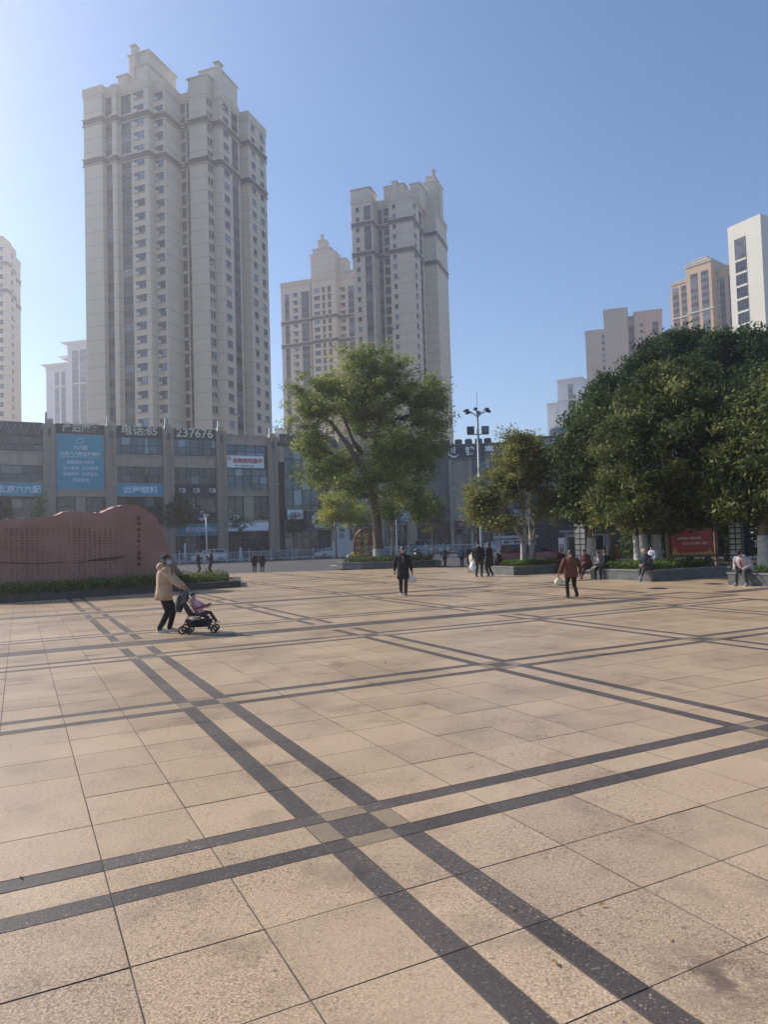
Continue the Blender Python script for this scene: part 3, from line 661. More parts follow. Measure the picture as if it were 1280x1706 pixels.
for b, (x0, x1) in enumerate(bays):
    if b in (0, 1):
        spandrel(x0, x1, 17.75, 19.6, .0, M['fascia_dark'], 'fascia')
        mb = MB()
        for k in range(4):       # festoon of light strings on the fascia
            xx = x0 + (x1 - x0) * (k + .3) / 4
            mb.tube([(xx, -.06, 19.5), (xx + .45, -.07, 17.9), (xx + 1.2, -.06, 19.5)], .035, 4)
        mb.build('light_string', M['rail_white'], shop)
        glazing(shop, x0, x1, 15.75, 17.7, 6, [0, .4, 1], .12)
        mb = MB(); [mb.box(x0 + i * .3, x0 + i * .3 + .05, -.1, -.05, 15.7, 16.6) for i in range(int((x1 - x0) / .3))]; mb.box(x0, x1, -.12, -.04, 16.6, 16.68); mb.build('balustrade', M['frame_dark'], shop)
        spandrel(x0, x1, 13.75, 15.6)
        glazing(shop, x0, x1, 11.45, 13.7, 5, 2, .2)
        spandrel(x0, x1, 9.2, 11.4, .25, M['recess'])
        glazing(shop, x0, x1, 5.8, 9.15, 5, [0, .62, 1], .2)
        spandrel(x0, x1, 4.4, 5.7); glazing(shop, x0, x1, .1, 4.3, 4, [0, .75, 1], .3)
        for xx in (x0 + 1.2, x0 + 3.3): inst('ac_unit', ACM, shop, (xx + .5, -.0, 6.0))
    elif b == 2:
        spandrel(x0, x1, 18.2, 19.6, .0, M['fascia_dark'], 'fascia')
        spandrel(x0, x1, 9.7, 18.15, .3, M['recess']); spandrel(x0 - .2, x1 + .2, 9.45, 10.4, -.15)
        for (a, c, n) in ((x0 + .1, x0 + 2.4, 2), (x1 - 2.5, x1 - .2, 3)):
            glazing(shop, a, c, 5.9, 9.35, n, [0, .62, 1], .1)
        mb = MB(); mb.box(x0 + 2.5, x1 - 2.6, -.1, .56, 5.6, 9.4); mb.box(x0 + 3.0, x0 + 3.3, -.18, -.102, 7.4, 8.6); mb.build('pier', M['stone_trim'], shop)
        spandrel(x0, x1, 4.3, 5.6); glazing(shop, x0, x1, .1, 4.2, 4, [0, .75, 1], .3)
    elif b in (3, 4):
        spandrel(x0, x1, 18.15, 19.7, .0, M['fascia_dark'], 'fascia')
        glazing(shop, x0, x1, 15.75, 18.1, 7, 2, .12, widths=W7, jit=.03, frame=M['frame_blue'], glass=M['glass_green'])
        spandrel(x0, x1, 13.85, 15.6)
        glazing(shop, x0, x1, 11.4, 13.8, 7, 2, .15, widths=W7, jit=.03)
        if b == 3:
            spandrel(x0, x1, 9.5, 11.35, .3, M['recess']); glazing(shop, x0, x1, 5.4, 9.4, 5, 3, .25)
            spandrel(x0, x1, 4.2, 5.3); glazing(shop, x0, x1, .1, 4.1, 4, [0, .75, 1], .3)
        else:
            spandrel(x0, x1, 9.4, 11.35, .2, M['fascia_dark'], 'fascia')
            for k, xx in enumerate((1.1, 3.2, 5.6)): inst('ac_unit', ACM, shop, (x0 + xx, -.02, 10.1))
            glazing(shop, x0, x1, 7.2, 9.35, 4, 1, .3); spandrel(x0, x1, 5.55, 7.15, .1, M['fascia_dark'], 'fascia')
            glazing(shop, x0, x1, .1, 3.6, 4, [0, .72, 1], .3)
            mb = MB(); mb.M = Matrix.Translation((x0 + 4.0, .05, 6.6)) @ Matrix.Rotation(math.pi / 2, 4, 'X')
            for r0 in (.62, .40):
                pts = [(r0 * math.cos(t), r0 * math.sin(t), 0) for t in [i * math.pi / 9 - 2.3 for i in range(14)]]; mb.tube(pts, .07, 6)
            mb.build('crescent_emblem', M['letter_white'], shop)
    else:
        spandrel(x0, x1, 17.55, 19.1, .0)
        glazing(shop, x0, x1 - .3, 15.95, 17.5, 4, [0, .33, 1], .12, glass=M['tower_glass_blue'])
        spandrel(x0, x1, 13.9, 15.9, .3, M['recess'])
        glazing(shop, x0, x1, 10.5, 13.85, 5, [0, .3, .66, 1], .12, jit=.03, glass=M['glass_green'])
        spandrel(x0, x1, 9.6, 10.45, -.1)
        glazing(shop, x0 + .1, x0 + 2.5, 6.0, 9.5, 2, 2, .1); glazing(shop, x1 - 2.3, x1 - .1, 6.0, 9.5, 2, 2, .1)
        mb = MB(); mb.box(x0 + 2.6, x1 - 2.4, -.12, .56, 5.95, 9.55); mb.box(x0 + 3.1, x0 + 3.4, -.2, -.122, 7.4, 8.9); mb.build('pier', M['stone_trim'], shop)
        inst('ac_unit', ACM, shop, (x0 + 1.3, -.1, 6.0))
        mb = MB(); mb.box(x0, x1, -.1, .56, 4.1, 5.9); mb.build('spandrel', M['stone_trim'], shop)
        mb = MB(); mb.box(x0 + .1, x1 - .1, -.22, -.102, 4.25, 5.5); mb.build('blank_sign_panel', M['sign_white'], shop)
        glazing(shop, x0, x1, .1, 4.0, 5, [0, .8, 1], .3)
# roof-edge letters and shop signs: each sign a thing of its own
def letters(name, label, root, x0, x1, y, z0, z1, body, mat, bold=.02, fit=True, cat='sign', rail=True):
    p = root.matrix_basis @ Vector(((x0 + x1) / 2, y, (z0 + z1) / 2)); t = thing(name, label, cat, p, root.rotation_euler.z)
    text(body, t, 0, 0, 0, x1 - x0, z1 - z0, mat, bold=bold, fit=fit, depth=.18)
    mb = MB(); w2 = (x1 - x0) / 2; mb.box(-w2, w2, .02, .1, -.04, .04); mb.box(-w2, w2, .02, .1, -(z1 - z0) * .42 - .04, -(z1 - z0) * .42); mb.build('mounting_rail', M['steel'], t)
    return t
letters('rooftop_letters', 'four cream Chinese characters on the roof edge over the big blue board', shop, 5.5, 10.3, -.12, 18.45, 19.95, '产后康复', M['letter_cream'])
letters('rooftop_letters', 'cream roof letters reading telephone colon 85', shop, 13.3, 18.2, -.12, 18.35, 19.85, '电话:85', M['letter_cream'])
letters('rooftop_letters', 'cream roof digits 237676 right of the telephone letters', shop, 20.9, 26.4, -.12, 18.35, 19.75, '237676', M['letter_cream'])
t = board('billboard', 'large teal blue billboard with white Chinese text hanging between two pilasters', shop, 4.75, 10.8, -.25, 10.5, 18.1, M['sign_blue'], 'billboard')
text('六六配', t, 0, -.02, 2.0, 2.2, .6, M['letter_white'], bold=.015)
text('北京六六配远程眼科', t, 0, -.02, 1.15, 5.2, .52, M['letter_white'], bold=.015, fit=True)
mb = MB(); mb.box(-2.5, 2.5, -.04, -.002, .68, .73); mb.build('rule_line', M['letter_white'], t)
for k, s_ in enumerate(('角膜塑形术服务', '专业配准  近视管理', '弱视养护  斜视监控', '弱视管理')):
    text(s_, t, 0, -.02, -.05 - k * .83, (3.6, 4.5, 4.5, 2.1)[k], .5, M['letter_lilac'], bold=.01, fit=True)
mb = MB(); mb.M = Matrix.Translation((0, -.04, 2.95)) @ Matrix.Rotation(math.pi / 2, 4, 'X') @ Matrix.Rotation(.45, 4, 'Z')
for sg in (1, -1): mb.tube([(sg * .55 * math.cos(a), sg * .3 * math.sin(a), 0) for a in [i * math.pi / 8 for i in range(8)]], .05, 5)
mb.build('leaf_emblem', M['letter_white'], t)
t = board('shop_sign', 'blue shop sign cut by the left edge of the picture', shop, -3.3, 2.95, -.2, 9.55, 11.35, M['sign_blue']); text('北京六六配', t, .3, -.02, 0, 5.2, 1.05, M['letter_lilac'], bold=.02, fit=True)
t = board('shop_sign', 'blue shop sign with four pale characters between the second and third pilasters', shop, 12.6, 18.9, -.2, 9.55, 11.35, M['sign_blue']); text('远程眼科', t, 0, -.02, 0, 4.8, 1.05, M['letter_lilac'], bold=.02, fit=True)
t = board('shop_sign', 'teal shop sign at street level behind the dark round tree', shop, 20.6, 26.75, -.3, 3.75, 5.35, M['sign_teal']); text('视光配镜中心', t, .6, -.02, 0, 4.6, .8, M['letter_lilac'], bold=0, fit=True)
t = board('shop_sign', 'white shop sign with red brush characters below the blue windows', shop, 28.45, 34.3, -.2, 14.0, 15.85, M['sign_white'])
text('格物致知国学', t, .35, -.02, .15, 4.7, .78, M['letter_red'], bold=.015, fit=True); text('地址：人民路文化广场三楼', t, -.2, -.02, -.65, 3.0, .2, M['black'], fit=True)
mb = MB(); mb.M = Matrix.Translation((-2.55, -.04, .45)) @ Matrix.Rotation(math.pi / 2, 4, 'X'); mb.tube([(.24 * math.cos(a), .24 * math.sin(a), 0) for a in [i * math.pi / 6 for i in range(13)]], .04, 5); mb.tube([(-.1, -.1, 0), (.12, .1, 0)], .05, 5); mb.build('round_seal', M['letter_red'], t)
# corner block with glass curtain wall
gb = thing('corner_building', 'dark topped corner building with tall green glass curtain wall and logo sign', 'building', (o0.x, o0.y, 0), YAW)
mb = MB(); mb.box(36.6, 62, .9, 22, -.28, 19.2); mb.build('wall', M['recess'], gb)
mb = MB(); mb.box(36.9, 46.0, -.4, 3, 17.7, 19.5); mb.build('fascia', M['fascia_dark'], gb)
mb = MB(); mb.box(36.6, 37.6, -.2, .8, 15.0, 17.6); mb.build('pier', M['stone_trim'], gb)
glazing(gb, 37.7, 43.6, 6.0, 17.65, 4, [0, .18, .4, .62, .82, 1], .15, glass=M['glass_green'], jit=.012)
mb = MB()
for i in range(26):
    x, z = 37.9 + random.random() * 5.4, 15.2 + random.random() * 2.2; r_ = random.uniform(.25, .6); a0 = random.random() * 6
    mb.M = Matrix.Translation((x, .0, z)) @ Matrix.Rotation(math.pi / 2, 4, 'X'); mb.tube([(r_ * math.cos(a0 + a * .6), r_ * math.sin(a0 + a * .6), 0) for a in range(7)], .03, 4)
mb.build('scroll_screen', M['steel'], gb, kind='stuff')
mb = MB(); mb.box(43.7, 45.3, .3, .89, 0, 17.6); mb.build('dark_recess', M['fascia_dark'], gb)
def stonepier(x0, x1, z1=17.6, y=-.2):
    mb = MB(); mb.box(x0, x1, y, .89, -.28, z1); mb.box(x0 + .3, x1 - .3, y - .15, y - .002, 0, z1 - 1); mb.build('pier', M['stone'], gb)
stonepier(45.4, 47.2); stonepier(47.3, 49.0, 17.6, .1)
for x0 in (49.2, 55.4):
    glazing(gb, x0, x0 + 3.6, 9.6, 16.8, 3, 4, .3); glazing(gb, x0, x0 + 4.2, .1, 4.6, 4, [0, .8, 1], .4)
    mb = MB(); mb.box(x0, x0 + 3.6, .1, .89, 8.2, 9.5); mb.build('spandrel', M['fascia_dark'], gb); inst('ac_unit', ACM, gb, (x0 + .9, .1, 8.6)); inst('ac_unit', ACM, gb, (x0 + 2.5, .1, 8.6))
    mb = MB(); mb.box(x0, x0 + 4.2, .1, .89, 4.7, 8.1); mb.build('spandrel', M['stone_trim'], gb); stonepier(x0 + 4.3, x0 + 6.0)
mb = MB(); mb.box(47.2, 62, .0, .89, 17.0, 19.2); mb.build('parapet', M['stone_trim'], gb)
glazing(gb, 37.7, 43.6, .1, 4.0, 4, [0, .75, 1], .6)
mb = MB(); mb.box(37.2, 45.4, -.6, .6, 4.1, 5.9); mb.build('canopy', M['fascia_dark'], gb)
t = board('shop_sign', 'dark sign with white chevron logo and green characters under the glass wall', gb, 41.2, 46.6, -.9, 4.2, 7.2, M['fascia_dark'])
mb = MB()
for k in range(3): z = .2 + k * .42; mb.tube([(-2.1, -.06, z - .7), (-1.3, -.06, z + .1), (-.5, -.06, z - .7)], .09, 5)
mb.build('chevron_logo', M['letter_white'], t)
M['letter_green'] = plain('green_lettering', (.25, .55, .45), .5)
text('综合医院', t, 1.3, -.02, .6, 2.3, .5, M['letter_green'], fit=True); text('健康管理中心', t, .4, -.02, -1.0, 4.2, .62, M['letter_white'], fit=True)
t = board('poster', 'small white and violet poster left of the chevron logo sign', gb, 38.0, 40.6, -.2, 5.9, 7.4, M['sign_white'], 'poster'); text('招生', t, 0, -.02, 0, 1.8, .7, plain('violet_print', (.25, .2, .5)), fit=True)
t = board('shop_sign', 'white shop sign over the doorway behind the yellow tree', gb, 49.3, 53.2, -.1, 4.8, 7.0, M['sign_white']); text('茶楼', t, 0, -.02, 0, 1.6, .8, M['black'])
M['green_sign'] = basic('green_sign', (.03, .22, .12), .5)
t = board('shop_sign', 'green shop sign half hidden behind the big tree crown', gb, 55.4, 60.5, -.1, 12.0, 14.0, M['green_sign']); text('银行', t, 0, -.02, 0, 3.0, 1.2, M['letter_white'])
t = board('shop_sign', 'long blue and white shop sign right behind the trunk of the big tree', gb, 54.0, 61, -.3, 5.3, 7.3, plain('pale_violet_sign', (.35, .36, .55))); text('电信营业厅', t, 0, -.02, 0, 5.0, .9, M['letter_white'], fit=True)
# hotel
H0 = Vector((5.6, 127.6, 0)); HA = R(-8)
ho = thing('hotel_building', 'stone clad hotel with dark roof sign band behind the lamp mast', 'building', H0, HA)
M['hotel_stone'] = wallmat('hotel_stone', (.36, .325, .275), 1.5, .3, .3, .02, .2)
mb = MB(); mb.box(6.2, 44, .3, 22, -.28, 17.2); mb.build('wall', M['hotel_stone'], ho)
mb = MB(); mb.box(0, 6.1, 1.5, 20, -.28, 17.0); mb.build('side_wall', basic('grey_side_wall', (.22, .215, .22), .8, .08, .4, streak=.2), ho)
mb = MB(); mb.box(-.2, 6.4, 1.2, 20, 17.003, 19.8); mb.build('fascia', M['fascia_dark'], ho)
mb = MB(); mb.box(6.0, 44.3, -.2, 22, 17.25, 18.6); mb.build('roof_band', M['fascia_dark'], ho)
for x in (6.25, 9.7): mb = MB(); mb.box(x, x + .5, -.1, .29, 0, 16.2); mb.build('pilaster', M['stone_trim'], ho)
for x0 in (10.6, 15.4, 20.2, 25.0, 29.8, 34.6):
    for z0 in (13.6, 9.9, 6.2): glazing(ho, x0, x0 + 3.9, z0, z0 + 2.8, 4, [0, .3, 1], .22, frame=M['frame_blue'], glass=M['tower_glass_blue'], jit=.03)
for x0 in (15.4, 25): mb = MB(); mb.box(x0 - .55, x0 - .25, -.1, .29, 5.0, 16.4); mb.build('pilaster', M['stone_trim'], ho)
glazing(ho, 7, 13.5, .1, 3.7, 5, [0, .75, 1], .2); glazing(ho, 14.2, 30, .1, 3.7, 10, [0, .75, 1], .2)
mb = MB(); mb.box(13.8, 31, -2.2, .29, 4.1, 4.5); mb.build('canopy', M['stone_trim'], ho)
mb = MB(); M['timber'] = basic('timber_slats', (.20, .12, .08), .8, .2, 3)
tb = thing('timber_screen', 'screen of brown upright poles before the grey hotel side wall', 'screen', ho.matrix_basis @ Vector((.4, .9, 0)), HA)
pm = MB(); pm.tube([(0, 0, -.2), (0, 0, 5.4)], .11, 6); pm = pm.mesh('pole', M['timber'])
for k in range(15): inst('pole', pm, tb, (k * .38, random.uniform(-.05, .05), 0))
mb.box(-.1, 5.5, -.05, .05, .9, 1.05); mb.build('cross_rail', M['timber'], tb)
t = board('hotel_sign', 'dark roof sign band with round logo and four large white characters', ho, 6.1, 21.6, -.3, 16.35, 18.7, M['fascia_dark'], th=.35)
for k, ch in enumerate('锦豪酒店'): text(ch, t, -3.8 + k * 3.45, -.02, 0, 1.9, 1.65, M['letter_white'], bold=.03, name='letter')
mb = MB(); mb.M = Matrix.Translation((-6.6, -.08, .0)) @ Matrix.Rotation(math.pi / 2, 4, 'X')
mb.tube([(.95 * math.cos(a), -.1 + .85 * math.sin(a), 0) for a in [math.pi * .95 + i * .26 for i in range(12)]], [.05, .1, .15, .18, .2, .2, .18, .16, .13, .1, .07, .04], 6)
mb.tube([(.12, .85, 0), (.12, -.35, 0)], .14, 6); mb.tube([(-.35, .65, 0), (-.35, -.2, 0)], .12, 6); mb.build('round_logo', M['letter_white'], t)
t = board('hotel_sign', 'dark booking sign with small white characters and phone digits', ho, 22.0, 31.5, -.32, 16.3, 19.4, M['fascia_dark'], th=.35)
text('订房电话', t, -1.4, -.02, .7, 4.8, 1.05, M['letter_white'], fit=True); text('0138888', t, -1.0, -.02, -.7, 6.2, 1.0, M['letter_white'], fit=True)
# plant on the hotel roof
for k, x in enumerate((7.4, 9.2, 11.0, 12.6)):
    mb = MB(); mb.box(x, x + 1.3, 1, 2.4, 18.62, 19.75); mb.mi = 1; mb.rings([(x + .65, 1.7, 19.752, .45, .45), (x + .65, 1.7, 19.9, .5, .5)], 10); mb.build('rooftop_chiller', [M['fascia_dark'], M['steel']], ho)
mb = MB(); mb.box(16.5, 21.5, 3, 6, 18.62, 20.5); mb.build('roof_hut', M['concrete'], ho)
mb = MB(); mb.rings([(26, 3, 18.62, 1.7, 1.7), (26, 3, 21.0, 1.7, 1.7), (26, 3, 21.3, 1.2, 1.2)], 16); mb.build('water_tank', M['steel'], ho)
t = board('shop_sign', 'dark red shop sign over the hotel ground floor entrance', ho, 7.0, 12.9, -.5, 3.95, 5.2, basic('maroon_sign', (.12, .02, .035), .5)); text('金口福', t, -1, -.02, 0, 2.6, .75, M['letter_cream'], fit=True)
# street railing
rl = thing('street_railing', 'pale metal street railing with posts along the far side of the road', 'railing', W(-60, 92), YAW)
pm = MB(); pm.box(-.06, .06, -.06, .06, -.12, 1.4); pm.box(-.14, .14, -.14, .14, -.12, .02); pm.box(-.08, .08, -.08, .08, 1.402, 1.47); pm = pm.mesh('post', M['rail_white'])
bars = MB()
for k in range(66):
    inst('post', pm, rl, (k * 3.0, 0, 0))
    if k < 65:
        bars.box(k * 3 + .062, k * 3 + 2.938, -.03, .03, 1.1, 1.17); bars.box(k * 3 + .062, k * 3 + 2.938, -.03, .03, .08, .15)
        for j in range(1, 15): x = k * 3 + j * .2; bars.box(x - .02, x + .02, -.016, .016, .152, 1.098)
bars.build('bars', M['rail_white'], rl, kind='stuff')
# ------------------------------------------------------------------ leaves, trees, hedges
def leafmat(name, c0, c1, c2, trans=.35):
    mt, nt, b = newmat(name)
    at = N(nt, 'ShaderNodeAttribute', attribute_name='tint')
    r_ = nt.nodes.new('ShaderNodeValToRGB'); e = r_.color_ramp.elements; e[0].color = c4(c0); e[1].color = c4(c2); m_ = r_.color_ramp.elements.new(.5); m_.color = c4(c1)
    nt.links.new(at.outputs['Fac'], r_.inputs[0]); nt.links.new(r_.outputs[0], b.inputs['Base Color']); b.inputs['Roughness'].default_value = .6; b.inputs['Specular IOR Level'].default_value = .22
    tr = nt.nodes.new('ShaderNodeBsdfTranslucent'); hs = nt.nodes.new('ShaderNodeHueSaturation'); hs.inputs['Value'].default_value = 1.5; hs.inputs['Hue'].default_value = .485; nt.links.new(r_.outputs[0], hs.inputs['Color']); nt.links.new(hs.outputs[0], tr.inputs['Color'])
    mx = nt.nodes.new('ShaderNodeMixShader'); mx.inputs[0].default_value = trans
    nt.links.new(b.outputs[0], mx.inputs[1]); nt.links.new(tr.outputs[0], mx.inputs[2])
    nt.links.new(mx.outputs[0], [n for n in nt.nodes if n.type == 'OUTPUT_MATERIAL'][0].inputs['Surface']); return mt
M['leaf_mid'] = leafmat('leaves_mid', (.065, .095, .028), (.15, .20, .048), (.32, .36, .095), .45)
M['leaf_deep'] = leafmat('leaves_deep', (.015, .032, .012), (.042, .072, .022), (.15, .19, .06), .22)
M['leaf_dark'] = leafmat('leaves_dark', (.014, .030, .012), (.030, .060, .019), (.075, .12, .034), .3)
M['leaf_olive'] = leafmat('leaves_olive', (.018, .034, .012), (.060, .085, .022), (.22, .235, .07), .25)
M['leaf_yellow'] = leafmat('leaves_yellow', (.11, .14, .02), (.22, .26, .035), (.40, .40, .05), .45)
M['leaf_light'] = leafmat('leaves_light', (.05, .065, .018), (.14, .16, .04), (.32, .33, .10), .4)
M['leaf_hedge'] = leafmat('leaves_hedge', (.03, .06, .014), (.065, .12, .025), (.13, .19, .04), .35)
M['leaf_red'] = leafmat('leaves_red', (.03, .05, .015), (.09, .07, .03), (.30, .12, .09), .3)
M['bark'] = basic('bark', (.13, .10, .075), .9, .25, 6, bump=.6, bscale=25)
M['bark_pale'] = basic('pale_bark', (.24, .20, .15), .9, .2, 6, bump=.5, bscale=25)
M['lime'] = basic('lime_wash', (.36, .345, .31), .9, .18, 7, bump=.3, bscale=20)
def leaves_mesh(name, C, size, mat, droop=.3, tints=None, aspect=.42, parent=None, kind='stuff', flat=.0):
    """C: (n,3) leaf positions. Every leaf is a folded rhombus of two triangles"""
    n = len(C); a = rng.uniform(0, 2 * np.pi, n); el = rng.normal(-droop, .55, n)
    d = np.stack([np.cos(a) * np.cos(el), np.sin(a) * np.cos(el), np.sin(el)], 1)
    up = rng.normal(0, 1, (n, 3)) * (.55 if not flat else .2) + np.array([0, 0, 1.]); s = np.cross(d, up); s /= np.linalg.norm(s, axis=1, keepdims=True) + 1e-9; nn = np.cross(s, d)
    L = size * rng.uniform(.45, 1.45, (n, 1)); w = L * aspect * .5
    v0 = C - d * L * .5; v2 = C + d * L * .5; mid = C + nn * w * .25
    v1 = mid + s * w; v3 = mid - s * w
    V = np.stack([v0, v1, v2, v3], 1).reshape(-1, 3)
    me = bpy.data.meshes.new(name); me.vertices.add(4 * n); me.vertices.foreach_set('co', V.ravel().astype(np.float32))
    me.loops.add(6 * n); idx = (np.arange(n)[:, None] * 4 + np.array([0, 1, 2, 0, 2, 3])).ravel(); me.loops.foreach_set('vertex_index', idx)
    me.polygons.add(2 * n); me.polygons.foreach_set('loop_start', np.arange(2 * n) * 3); me.polygons.foreach_set('loop_total', np.full(2 * n, 3))
    me.update(calc_edges=True); me.materials.append(mat)
    if tints is None: tints = rng.random(n)
    at = me.attributes.new('tint', 'FLOAT', 'FACE'); at.data.foreach_set('value', np.repeat(np.clip(tints + rng.normal(0, .12, n), 0, 1), 2).astype(np.float32))
    o = bpy.data.objects.new(name, me); COL.objects.link(o)
    if parent is not None: o.parent = parent
    if kind: o['kind'] = kind
    return o
def tree(name, label, base, stems, lobes, nclump, per, leaf, size, crad, bark='bark', wash=1.2, droop=.3, cat='tree', group=None, shell=.45, twigs=1.0, tip=.02, maxr=.3, seed=1, wash_r=1.03):
    """base: world point. stems: list of [(x,y,z,r),...] relative to the base. lobes: (x,y,z,rx,ry,rz) relative"""
    rs = np.random.RandomState(seed); t = thing(name, label, cat, base, 0, group)
    vol = np.array([l[3] * l[4] * l[5] for l in lobes]); vol = vol ** .62; pr = vol / vol.sum()
    cl = []
    while len(cl) < nclump:
        l = lobes[rs.choice(len(lobes), p=pr)]; d = rs.normal(0, 1, 3); d /= np.linalg.norm(d)
        r_ = (shell + (1 - shell) * rs.random_sample()) if rs.random_sample() < .8 else rs.random_sample() * .9
        p = np.array(l[:3]) + d * np.array(l[3:6]) * r_
        cl.append(p)
    cl = np.array(cl)
    # skeleton: stems, then every clump hooks on to the nearest node that is nearer to the fork
    P = []; par = []
    for st in stems:
        pid = -1
        for k, q in enumerate(st): P.append(np.array(q[:3])); par.append(pid if k else -1); pid = len(P) - 1
    nst = len(P); forks = np.array([st[-1][:3] for st in stems]); fk = forks.mean(0)
    order = np.argsort(np.linalg.norm(cl - fk, axis=1))
    cand = [i for i in range(nst) if P[i][2] > .45 * fk[2]]
    nodes = np.array([P[i] for i in cand]); ids = list(cand)
    for k in order:
        c = cl[k]; dd = np.linalg.norm(nodes - c, axis=1) + .35 * np.maximum(0, nodes[:, 2] - c[2])
        j = int(np.argmin(dd)); a = nodes[j]; m_ = (a + c) / 2 + rs.normal(0, .06, 3) * np.linalg.norm(c - a) + np.array([0, 0, .05 * np.linalg.norm(c - a)])
        P.append(m_); par.append(ids[j]); P.append(c); par.append(len(P) - 2)
        nodes = np.vstack([nodes, m_, c]); ids += [len(P) - 2, len(P) - 1]
    w_ = np.full(len(P), tip ** 2)
    for i in range(len(P) - 1, nst - 1, -1):
        if par[i] >= 0: w_[par[i]] += w_[i] * 1.02
    rad = np.minimum(np.sqrt(w_), maxr)
    mb = MB(); mb.smooth = True
    for i in range(nst, len(P)):
        a, b = P[par[i]], P[i]; ra = min(rad[par[i]], rad[i] * 1.5) if par[i] >= nst else min(rad[i] * 1.25, maxr)
        mb.tube([a, b], [ra, rad[i] * .9], 5 if rad[i] < .06 else 7, caps=False)
    mb.build('branches', M[bark], t, kind='stuff')
    for st in stems:
        mb = MB(); mb.smooth = True
        pts = [Vector(q[:3]) for q in st]; rr = [q[3] for q in st]
        # smooth the stem by subdividing
        pp, r2 = [], []
        for k in range(len(pts) - 1):
            for s in range(4):
                f = s / 4; w3 = (pts[k + 1] - pts[k]).length
                pp.append(pts[k].lerp(pts[k + 1], f) + Vector((math.sin(k * 2 + s * 1.3), math.cos(k + s * 1.7), 0)) * .02 * min(w3, 1)); r2.append(rr[k] + (rr[k + 1] - rr[k]) * f)
        pp.append(pts[-1]); r2.append(rr[-1]); r2[0] *= 1.25
        mb.tube(pp, r2, 12); mb.build('trunk', M[bark], t)
        if wash:
            a = pts[0]; b = pts[1]; d = (b - a); k = min(1, wash / d.length)
            mb = MB(); mb.smooth = True; mb.tube([a.lerp(b, k * s / 3) for s in range(4)], [(rr[0] + (rr[1] - rr[0]) * k * s / 3) * (1.25 - .2 * min(1, s)) * wash_r + .012 for s in range(4)], 12, caps=False); mb.build('lime_washed_base', M['lime'], t)
    # leaves
    n = nclump * per; ci = np.repeat(np.arange(nclump), per); sc = rs.uniform(.6, 1.35, nclump)[ci][:, None]
    off = rs.normal(0, 1, (n, 3)) * np.array([1, 1, .62]) * crad * sc
    C = cl[ci] + off; tn = np.clip(rs.normal(.5, .2, nclump), 0, 1)[ci] + off[:, 2] * .15
    o = leaves_mesh('foliage', C, size, M[leaf], droop, tn, parent=t)
    return t
def rel(px, py, base, yoff=0.0):
    q = XY_at(px, py, base[1] + yoff); return (q.x - base[0], yoff, q.z - base[2])
def lobe(px, py, rx, ry, base, yoff=0, dep=None):
    c = rel(px, py, base, yoff); s = (base[1] + yoff) / FPX; return (c[0], c[1], c[2], rx * s, (dep if dep else rx * s), ry * s)
# the big tree in the round planter
b0 = XY_at(632, 925, 54.5); b0 = Vector((b0.x, b0.y, .3))
st = lambda *pts: [tuple(list(rel(p[0], p[1], b0, p[3] if len(p) > 3 else 0)) + [p[2]]) for p in pts]
tree('broad_tree', 'big spreading broadleaf tree with leaning limbs in the central planter', b0,
     [st((632, 936, .40), (628, 870, .33), (622, 822, .31), (604, 780, .24, -.3), (580, 742, .20, -.6), (560, 715, .14, -.8)),
      st((622, 822, .27), (627, 790, .22, .3), (628, 740, .17, .4), (634, 690, .12, .4)), st((604, 780, .15), (590, 740, .14, 1), (575, 700, .12, 1.2), (568, 660, .08, 1.3)), st((626, 800, .13), (650, 770, .11, .2), (684, 742, .09, .5))],
     [lobe(560, 655, 62, 55, b0), lobe(518, 690, 38, 50, b0, -1), lobe(640, 630, 62, 50, b0), lobe(690, 670, 54, 55, b0, 1), lobe(615, 690, 70, 55, b0, 2, 5), lobe(705, 745, 46, 60, b0), lobe(680, 815, 48, 52, b0, 1), lobe(660, 755, 52, 52, b0, -2.5, 3), lobe(540, 765, 42, 30, b0, 1), lobe(600, 598, 44, 26, b0), lobe(515, 740, 34, 32, b0), lobe(722, 700, 36, 60, b0, 1.5), lobe(726, 655, 26, 28, b0),  lobe(500, 650, 24, 30, b0), lobe(645, 850, 20, 16, b0, -1), lobe(590, 770, 34, 30, b0, 1.5), lobe(560, 800, 30, 22, b0, 2), lobe(640, 760, 36, 34, b0, -1.5), lobe(595, 805, 44, 26, b0, -2.2, 2), lobe(555, 790, 34, 30, b0, -1), lobe(650, 800, 40, 44, b0, -2.5, 2), lobe(520, 790, 26, 22, b0), lobe(700, 850, 26, 22, b0), lobe(480, 700, 16, 40, b0)],
     900, 95, 'leaf_mid', .22, .34, seed=3, wash=1.0, shell=.3, tip=.010)
# smaller street trees across the road
def small_tree(label, px, pybase, Y, cx, cy, rx, ry, leaf, nc, per, seed, name='street_tree', size=.22, wash=0, r=.12, group=None, crad=.35):
    b = XY_at(px, pybase, Y); b = Vector((b.x, b.y, max(0.0, min(b.z, .3)) - .05))
    lo = [lobe(cx, cy, rx, ry, b), lobe(cx - rx * .45, cy + ry * .3, rx * .55, ry * .55, b, -.5), lobe(cx + rx * .45, cy + ry * .25, rx * .55, ry * .6, b, .5), lobe(cx, cy - ry * .4, rx * .6, ry * .5, b)]
    s = Y / FPX; tz = rel(px, cy + ry * .5, b)
    tree(name, label, b, [[(0, 0, 0, r), (0, 0, tz[2] * .6, r * .8), (tz[0] * .4, 0, tz[2], r * .6)]], lo, nc, per, leaf, size, crad, wash=wash, seed=seed, group=group, tip=.012)
small_tree('yellow green bushy tree left of the lantern screen', 560, 930, 80, 565, 848, 38, 36, 'leaf_yellow', 90, 110, 5)
small_tree('pale olive tree behind the tree trunk, right of the street lamp', 722, 925, 88, 715, 848, 26, 38, 'leaf_olive', 80, 90, 6)
